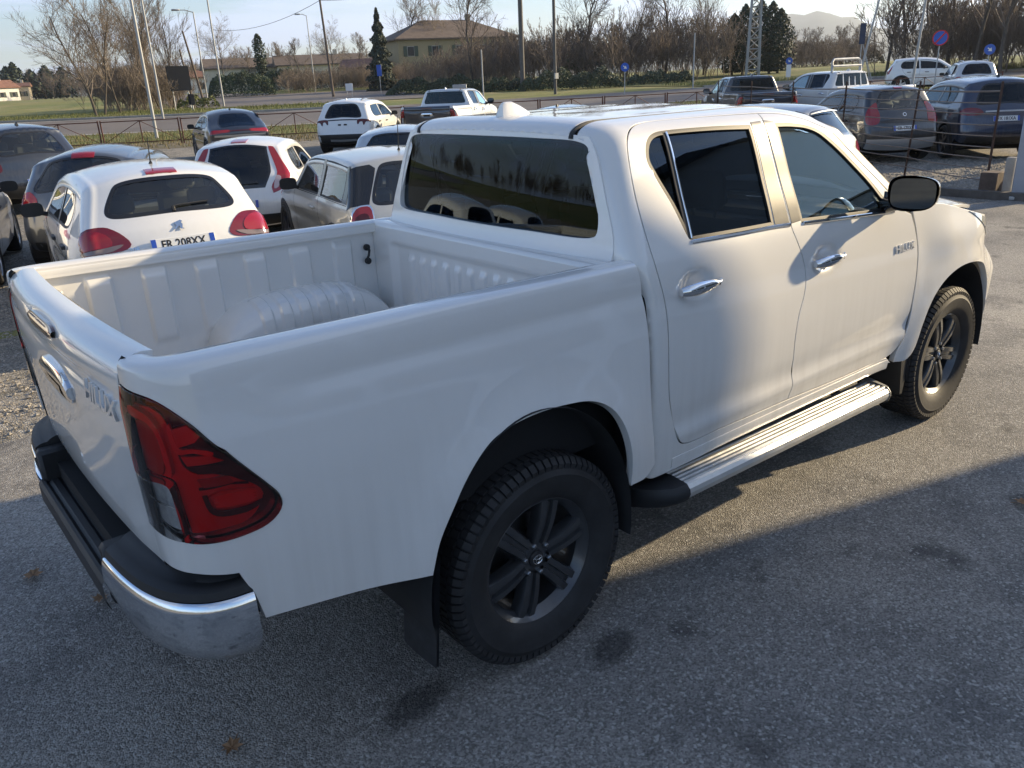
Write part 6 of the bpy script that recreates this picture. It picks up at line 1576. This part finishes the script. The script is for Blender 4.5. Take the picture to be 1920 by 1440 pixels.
# ---- signs
SBLUE=mat('sign blue',(.02,.10,.48),.4);SWHITE=mat('sign white',(.75,.75,.75),.4);SRED=mat('sign red',(.50,.02,.03),.4);SGREY=mat('sign back grey',(.36,.37,.38),.5,metal=.4);SBLACK=mat('board dark',(.012,.015,.022),.85,spec=.15)
def facing(x,y):return math.atan2(CAMP[1]-y,CAMP[0]-x)+pi/2
def disc(r,y,n=24,r0=0):
    mb=MB()
    mb.lathe([(r0,y),(r,y),(r,y+.02),(r0,y+.02)],n);return mb
def round_sign(label,px,d,zc,r,kind):
    x,y=ln(px,d);t=empty('road_sign',(x,y,gz(x,y)),facing(x,y));tag(t,label,'road sign')
    z=zc-gz(x,y)
    mb=MB();mb.tube([(0,.04,-.1),(0,.04,z+r*.6)],.030,6);mb.build('sign_post',GALV,t)
    M=Matrix.Translation((0,0,z))
    mb=MB();mb.lathe([(0,-.012),(r,-.012),(r,.012),(0,.012)],28,M);f_=mb.build('sign_face',SBLUE,t)
    if kind=='stop':
        mb=MB();mb.lathe([(r*.84,-.018),(r,-.018),(r,-.012),(r*.84,-.012)],28,M,close=True);mb.build('sign_ring',SRED,f_)
        mb=MB();mb.box(-r*.86,r*.86,-.017,-.0125,-r*.10,r*.10,M@Matrix.Rotation(D(-50),4,'Y'));mb.build('sign_bar',SRED,f_)
    else:
        mb=MB();mb.prism([(-.5*r,-.1*r),(-.05*r,-.1*r),(-.05*r,-.42*r),(.55*r,.0),(-.05*r,.42*r),(-.05*r,.1*r),(-.5*r,.1*r)],.006,M@Matrix.Translation((0,-.020,0))@Matrix.Rotation(D(40),4,'Y'));mb.build('sign_arrow',SWHITE,f_)
    return t
round_sign('round blue no parking sign with red ring and slash right of the white SUV',1784,45,2.86,.34,'stop')
round_sign('smaller round blue sign with white arrow near the right edge',1880,60,2.36,.30,'arrow')
round_sign('small round blue arrow sign on a low post before the thicket',1197,57,2.28,.27,'arrow')
round_sign('small round blue arrow sign far off below the hill',1505,78,2.3,.28,'arrow')
def board(name,label,px,d,w,h,zb,m,cat='sign',legs=2,th=.06,rz=0,legm=None):
    x,y=ln(px,d);t=empty(name,(x,y,gz(x,y)),facing(x,y)+rz);tag(t,label,cat)
    mb=MB();mb.bbox(-w/2,w/2,-th/2,th/2,zb,zb+h,.01);mb.build('sign_panel',m,t)
    for q in ((-w*.35,w*.35) if legs==2 else (0,)):
        mb=MB();mb.tube([(q,th/2+.03,-.1),(q,th/2+.03,zb+h*.8)],.035,6);mb.build('leg',legm or GALV,t)
    return t
board('advertising_board','black board on posts seen from behind among the bare trees',364,66,1.6,1.65,1.25,SBLACK,rz=.35)
board('info_sign','small white sign on the verge left of the pale pickup',679,79,.65,.62,.55,SWHITE)
board('info_sign','pale grey panel standing behind the pale pickup cab',886,38,.62,.42,1.35,SGREY)
board('info_sign','small blue panel on a post left of the spruce trunk',738,84,.45,1.0,1.6,SBLUE,legs=1)
board('info_sign','low white post sign by the far verge under the hill',1505,70,.35,.9,.3,SWHITE,legs=1)
bt=board('sign_board','narrow dark board on a strutted post at the right',1638,61,.36,1.25,2.35,mat('sign dark blue',(.02,.035,.08),.5),legs=1)
for q in (.35,.75):
    mb=MB();mb.tube([(.05,.05,2.4),(.65+q*.3,.1,0)],.028,5);mb.build('strut',PALE,bt)
mb=MB();mb.bbox(-.2,.2,-.2,.2,0,.75,.05)
x,y=ln(381,63);t=empty('black_bin',(x,y,gz(x,y)));tag(t,'small black post box on a pale foot below the black board','bin');mb=MB();mb.bbox(-.17,.17,-.17,.17,.35,1.05,.04);mb.build('bin_body',SBLACK,t);mb=MB();mb.tube([(0,0,-.1),(0,0,.4)],.07,8);mb.build('bin_foot',PALE,t)
# ---- houses
def house(name,label,px,d,w,dep,hw,hr,wall,roofm,rz=0,rows=1,cols=4,hip=False,cat='house',door=True):
    x,y=ln(px,d);t=empty(name,(x,y,gz(x,y)-.2),facing(x,y)+rz);tag(t,label,cat)
    mb=MB();mb.box(-w/2,w/2,-dep/2,dep/2,0,hw);mb.build('wall',wall,t,smooth=False)
    o_=.45;A=[(-w/2-o_,-dep/2-o_,hw),(w/2+o_,-dep/2-o_,hw),(w/2+o_,dep/2+o_,hw),(-w/2-o_,dep/2+o_,hw)];ins=min(dep*.5,w*.35) if hip else 0
    mb=MB();mb.add([(a,b,c+.02) for a,b,c in A]+[(-w/2-o_*(not hip)+ins,0,hw+hr),(w/2+o_*(not hip)-ins,0,hw+hr)]+[(a,b,c-.16) for a,b,c in A],[(0,1,5,4),(2,3,4,5),(3,0,4),(1,2,5),(0,6,7,1),(1,7,8,2),(2,8,9,3),(3,9,6,0),(6,9,8,7)]);rf=mb.build('roof',roofm,t,smooth=False)
    mb=MB();mb.box(w*.18,w*.18+.6,-.3,.3,hw+hr*.5,hw+hr+.7);mb.build('chimney',wall,rf,smooth=False)
    gl=mat('far window glass',(.03,.035,.04),.1,coat=.5);sh=mat('shutter green',(.05,.07,.05),.7)
    for r in range(rows):
        for c in range(cols):
            xx=-w/2+w*(c+.5)/cols;zz=hw*(r+.5)/rows-.1
            mb=MB();mb.box(xx-.5,xx+.5,-dep/2-.03,-dep/2+.04,zz-.6,zz+.65);f_=mb.build('window',CONC,t,smooth=False)
            mb=MB();mb.box(xx-.42,xx+.42,-dep/2-.045,-dep/2-.028,zz-.52,zz+.57);mb.build('pane',gl,f_,smooth=False)
            for q in (-1,1):
                mb=MB();mb.box(xx+q*.75-.24,xx+q*.75+.24,-dep/2-.07,-dep/2-.02,zz-.6,zz+.65);mb.build('shutter',sh,f_,smooth=False)
    return t
WA=[mat('ochre wall',(.31,.255,.155),.9,noise=(.3,.12)),mat('cream wall',(.58,.52,.40),.9,noise=(.3,.1)),mat('white wall',(.68,.66,.62),.9,noise=(.3,.08)),mat('pink wall',(.52,.34,.26),.9,noise=(.3,.1))]
RF=[mat('brown roof tiles',(.125,.095,.075),.9,noise=(1.5,.3)),mat('terracotta tiles',(.22,.11,.075),.9,noise=(1.5,.3))]
house('apartment_house','big ochre house with a brown hip roof behind the bare thicket',866,122,17,10,5.8,2.5,WA[0],RF[0],.35,2,5,True,'house')
house('low_house','long low cream house with brown roof left of the spruce',628,150,14,8,3.9,1.6,WA[1],RF[0],.1,1,5)
house('low_house','small pink house just left of the spruce',712,118,5,5,2.6,1.1,WA[3],RF[1],-.2,1,2)
house('low_house','low cream house with terracotta roof behind the cypress',500,155,15,8,3.9,1.6,WA[1],RF[0],.15,1,5)
house('low_house','pale low house behind the lamp posts',392,178,7,6,3.0,1.4,WA[2],RF[1],.0,1,2)
house('far_house','far white house with terracotta roof at the left edge',16,255,9,7,3.4,1.8,WA[2],RF[1],.5,1,3)
house('far_house','far cream house right of the white one across the field',62,262,5.5,6,3.6,.9,WA[1],RF[1],-.1,1,2)
house('far_house','far dull red roofed house behind the white house at left',-8,285,14,8,4.5,2.2,WA[1],RF[1],.2,1,4)
# ---- the dealership behind and right of the photographer; it throws the big shadow
bx,by=9.6,-3.39
bt=empty('dealership_building',(bx,by,-.05),math.radians(-21));tag(bt,'flat roofed showroom out of frame at right that shades the yard','building')
CL=mat('pale cladding',(.62,.63,.64),.6,noise=(.5,.08))
mb=MB();mb.box(.0,16,-22,0,0,.45);mb.box(.0,16,-22,0,3.3,5.3);
for yy in (-22,-16.5,-11,-5.5,-.42):mb.box(.0,.42,yy,yy+.42,.45,3.3)
mb.box(15.6,16,-22,0,.45,3.3);mb.box(.42,15.6,-.42,0,.45,3.3);mb.box(.42,15.6,-22,-21.6,.45,3.3);mb.build('wall',CL,bt,smooth=False)
mb=MB();mb.box(-.25,16.25,-22.25,.0,5.3,5.5);mb.build('roof',mat('roof edge dark',(.08,.08,.085),.6),bt,smooth=False)
for yy in (-21.58,-16.08,-10.58,-5.08):
    mb=MB();mb.box(.16,.20,yy,yy+5.08 if yy>-6 else yy+5.08,.45,3.3);mb.build('shop_window',GLOSSB,bt,smooth=False)
# ---- dead leaves on the asphalt
LEAF=mat('dead leaf',(.26,.15,.075),.8,noise=(30,.35))
for i,(x,y,s,w) in enumerate(((-1.33,1.02,.045,'curled brown dead leaf on the asphalt left behind the bumper'),(-1.15,.62,.036,'small dead leaf nearer the bumper on the asphalt'),(2.35,-1.62,.036,'dead leaf on the shaded asphalt at the right'),(-1.05,-.55,.038,'dead leaf on the dark asphalt under the chrome bumper corner'))):
    mb=MB();P=[]
    for k in range(14):
        a=2*pi*k/14;r=s*(1 if k%2==0 else .55)*(1.2 if k in(0,) else 1);P.append((r*math.cos(a),r*math.sin(a),.010+.35*s*(math.cos(a)**2)*.6+random.uniform(0,.006)))
    mb.add(P+[(0,0,.008)],[(k,(k+1)%14,14) for k in range(14)]);mb.tube([(0,0,.01),(-s*1.5,0,.012)],.0015,4)
    o=mb.build('dead_leaf',LEAF,None,smooth=False);o.location=(x,y,0);o.rotation_euler=(0,0,random.uniform(0,6));tag(o,w,'leaf')
# ------------------------------------------------------------------ air
mb=MB();mb.box(-5500,5500,-5500,5500,-9,300)
hz=mb.build('haze',MATS['haze'] if 'haze' in MATS else bpy.data.materials.new('haze'),None,smooth=False);hz['kind']='stuff'
m=hz.data.materials[0];N,L=nodes(m);N.clear();o=N.new('ShaderNodeOutputMaterial');v=N.new('ShaderNodeVolumePrincipled');v.inputs['Color'].default_value=(.80,.88,1.0,1);v.inputs['Density'].default_value=.00018;v.inputs['Anisotropy'].default_value=.3;L.new(v.outputs[0],o.inputs['Volume'])
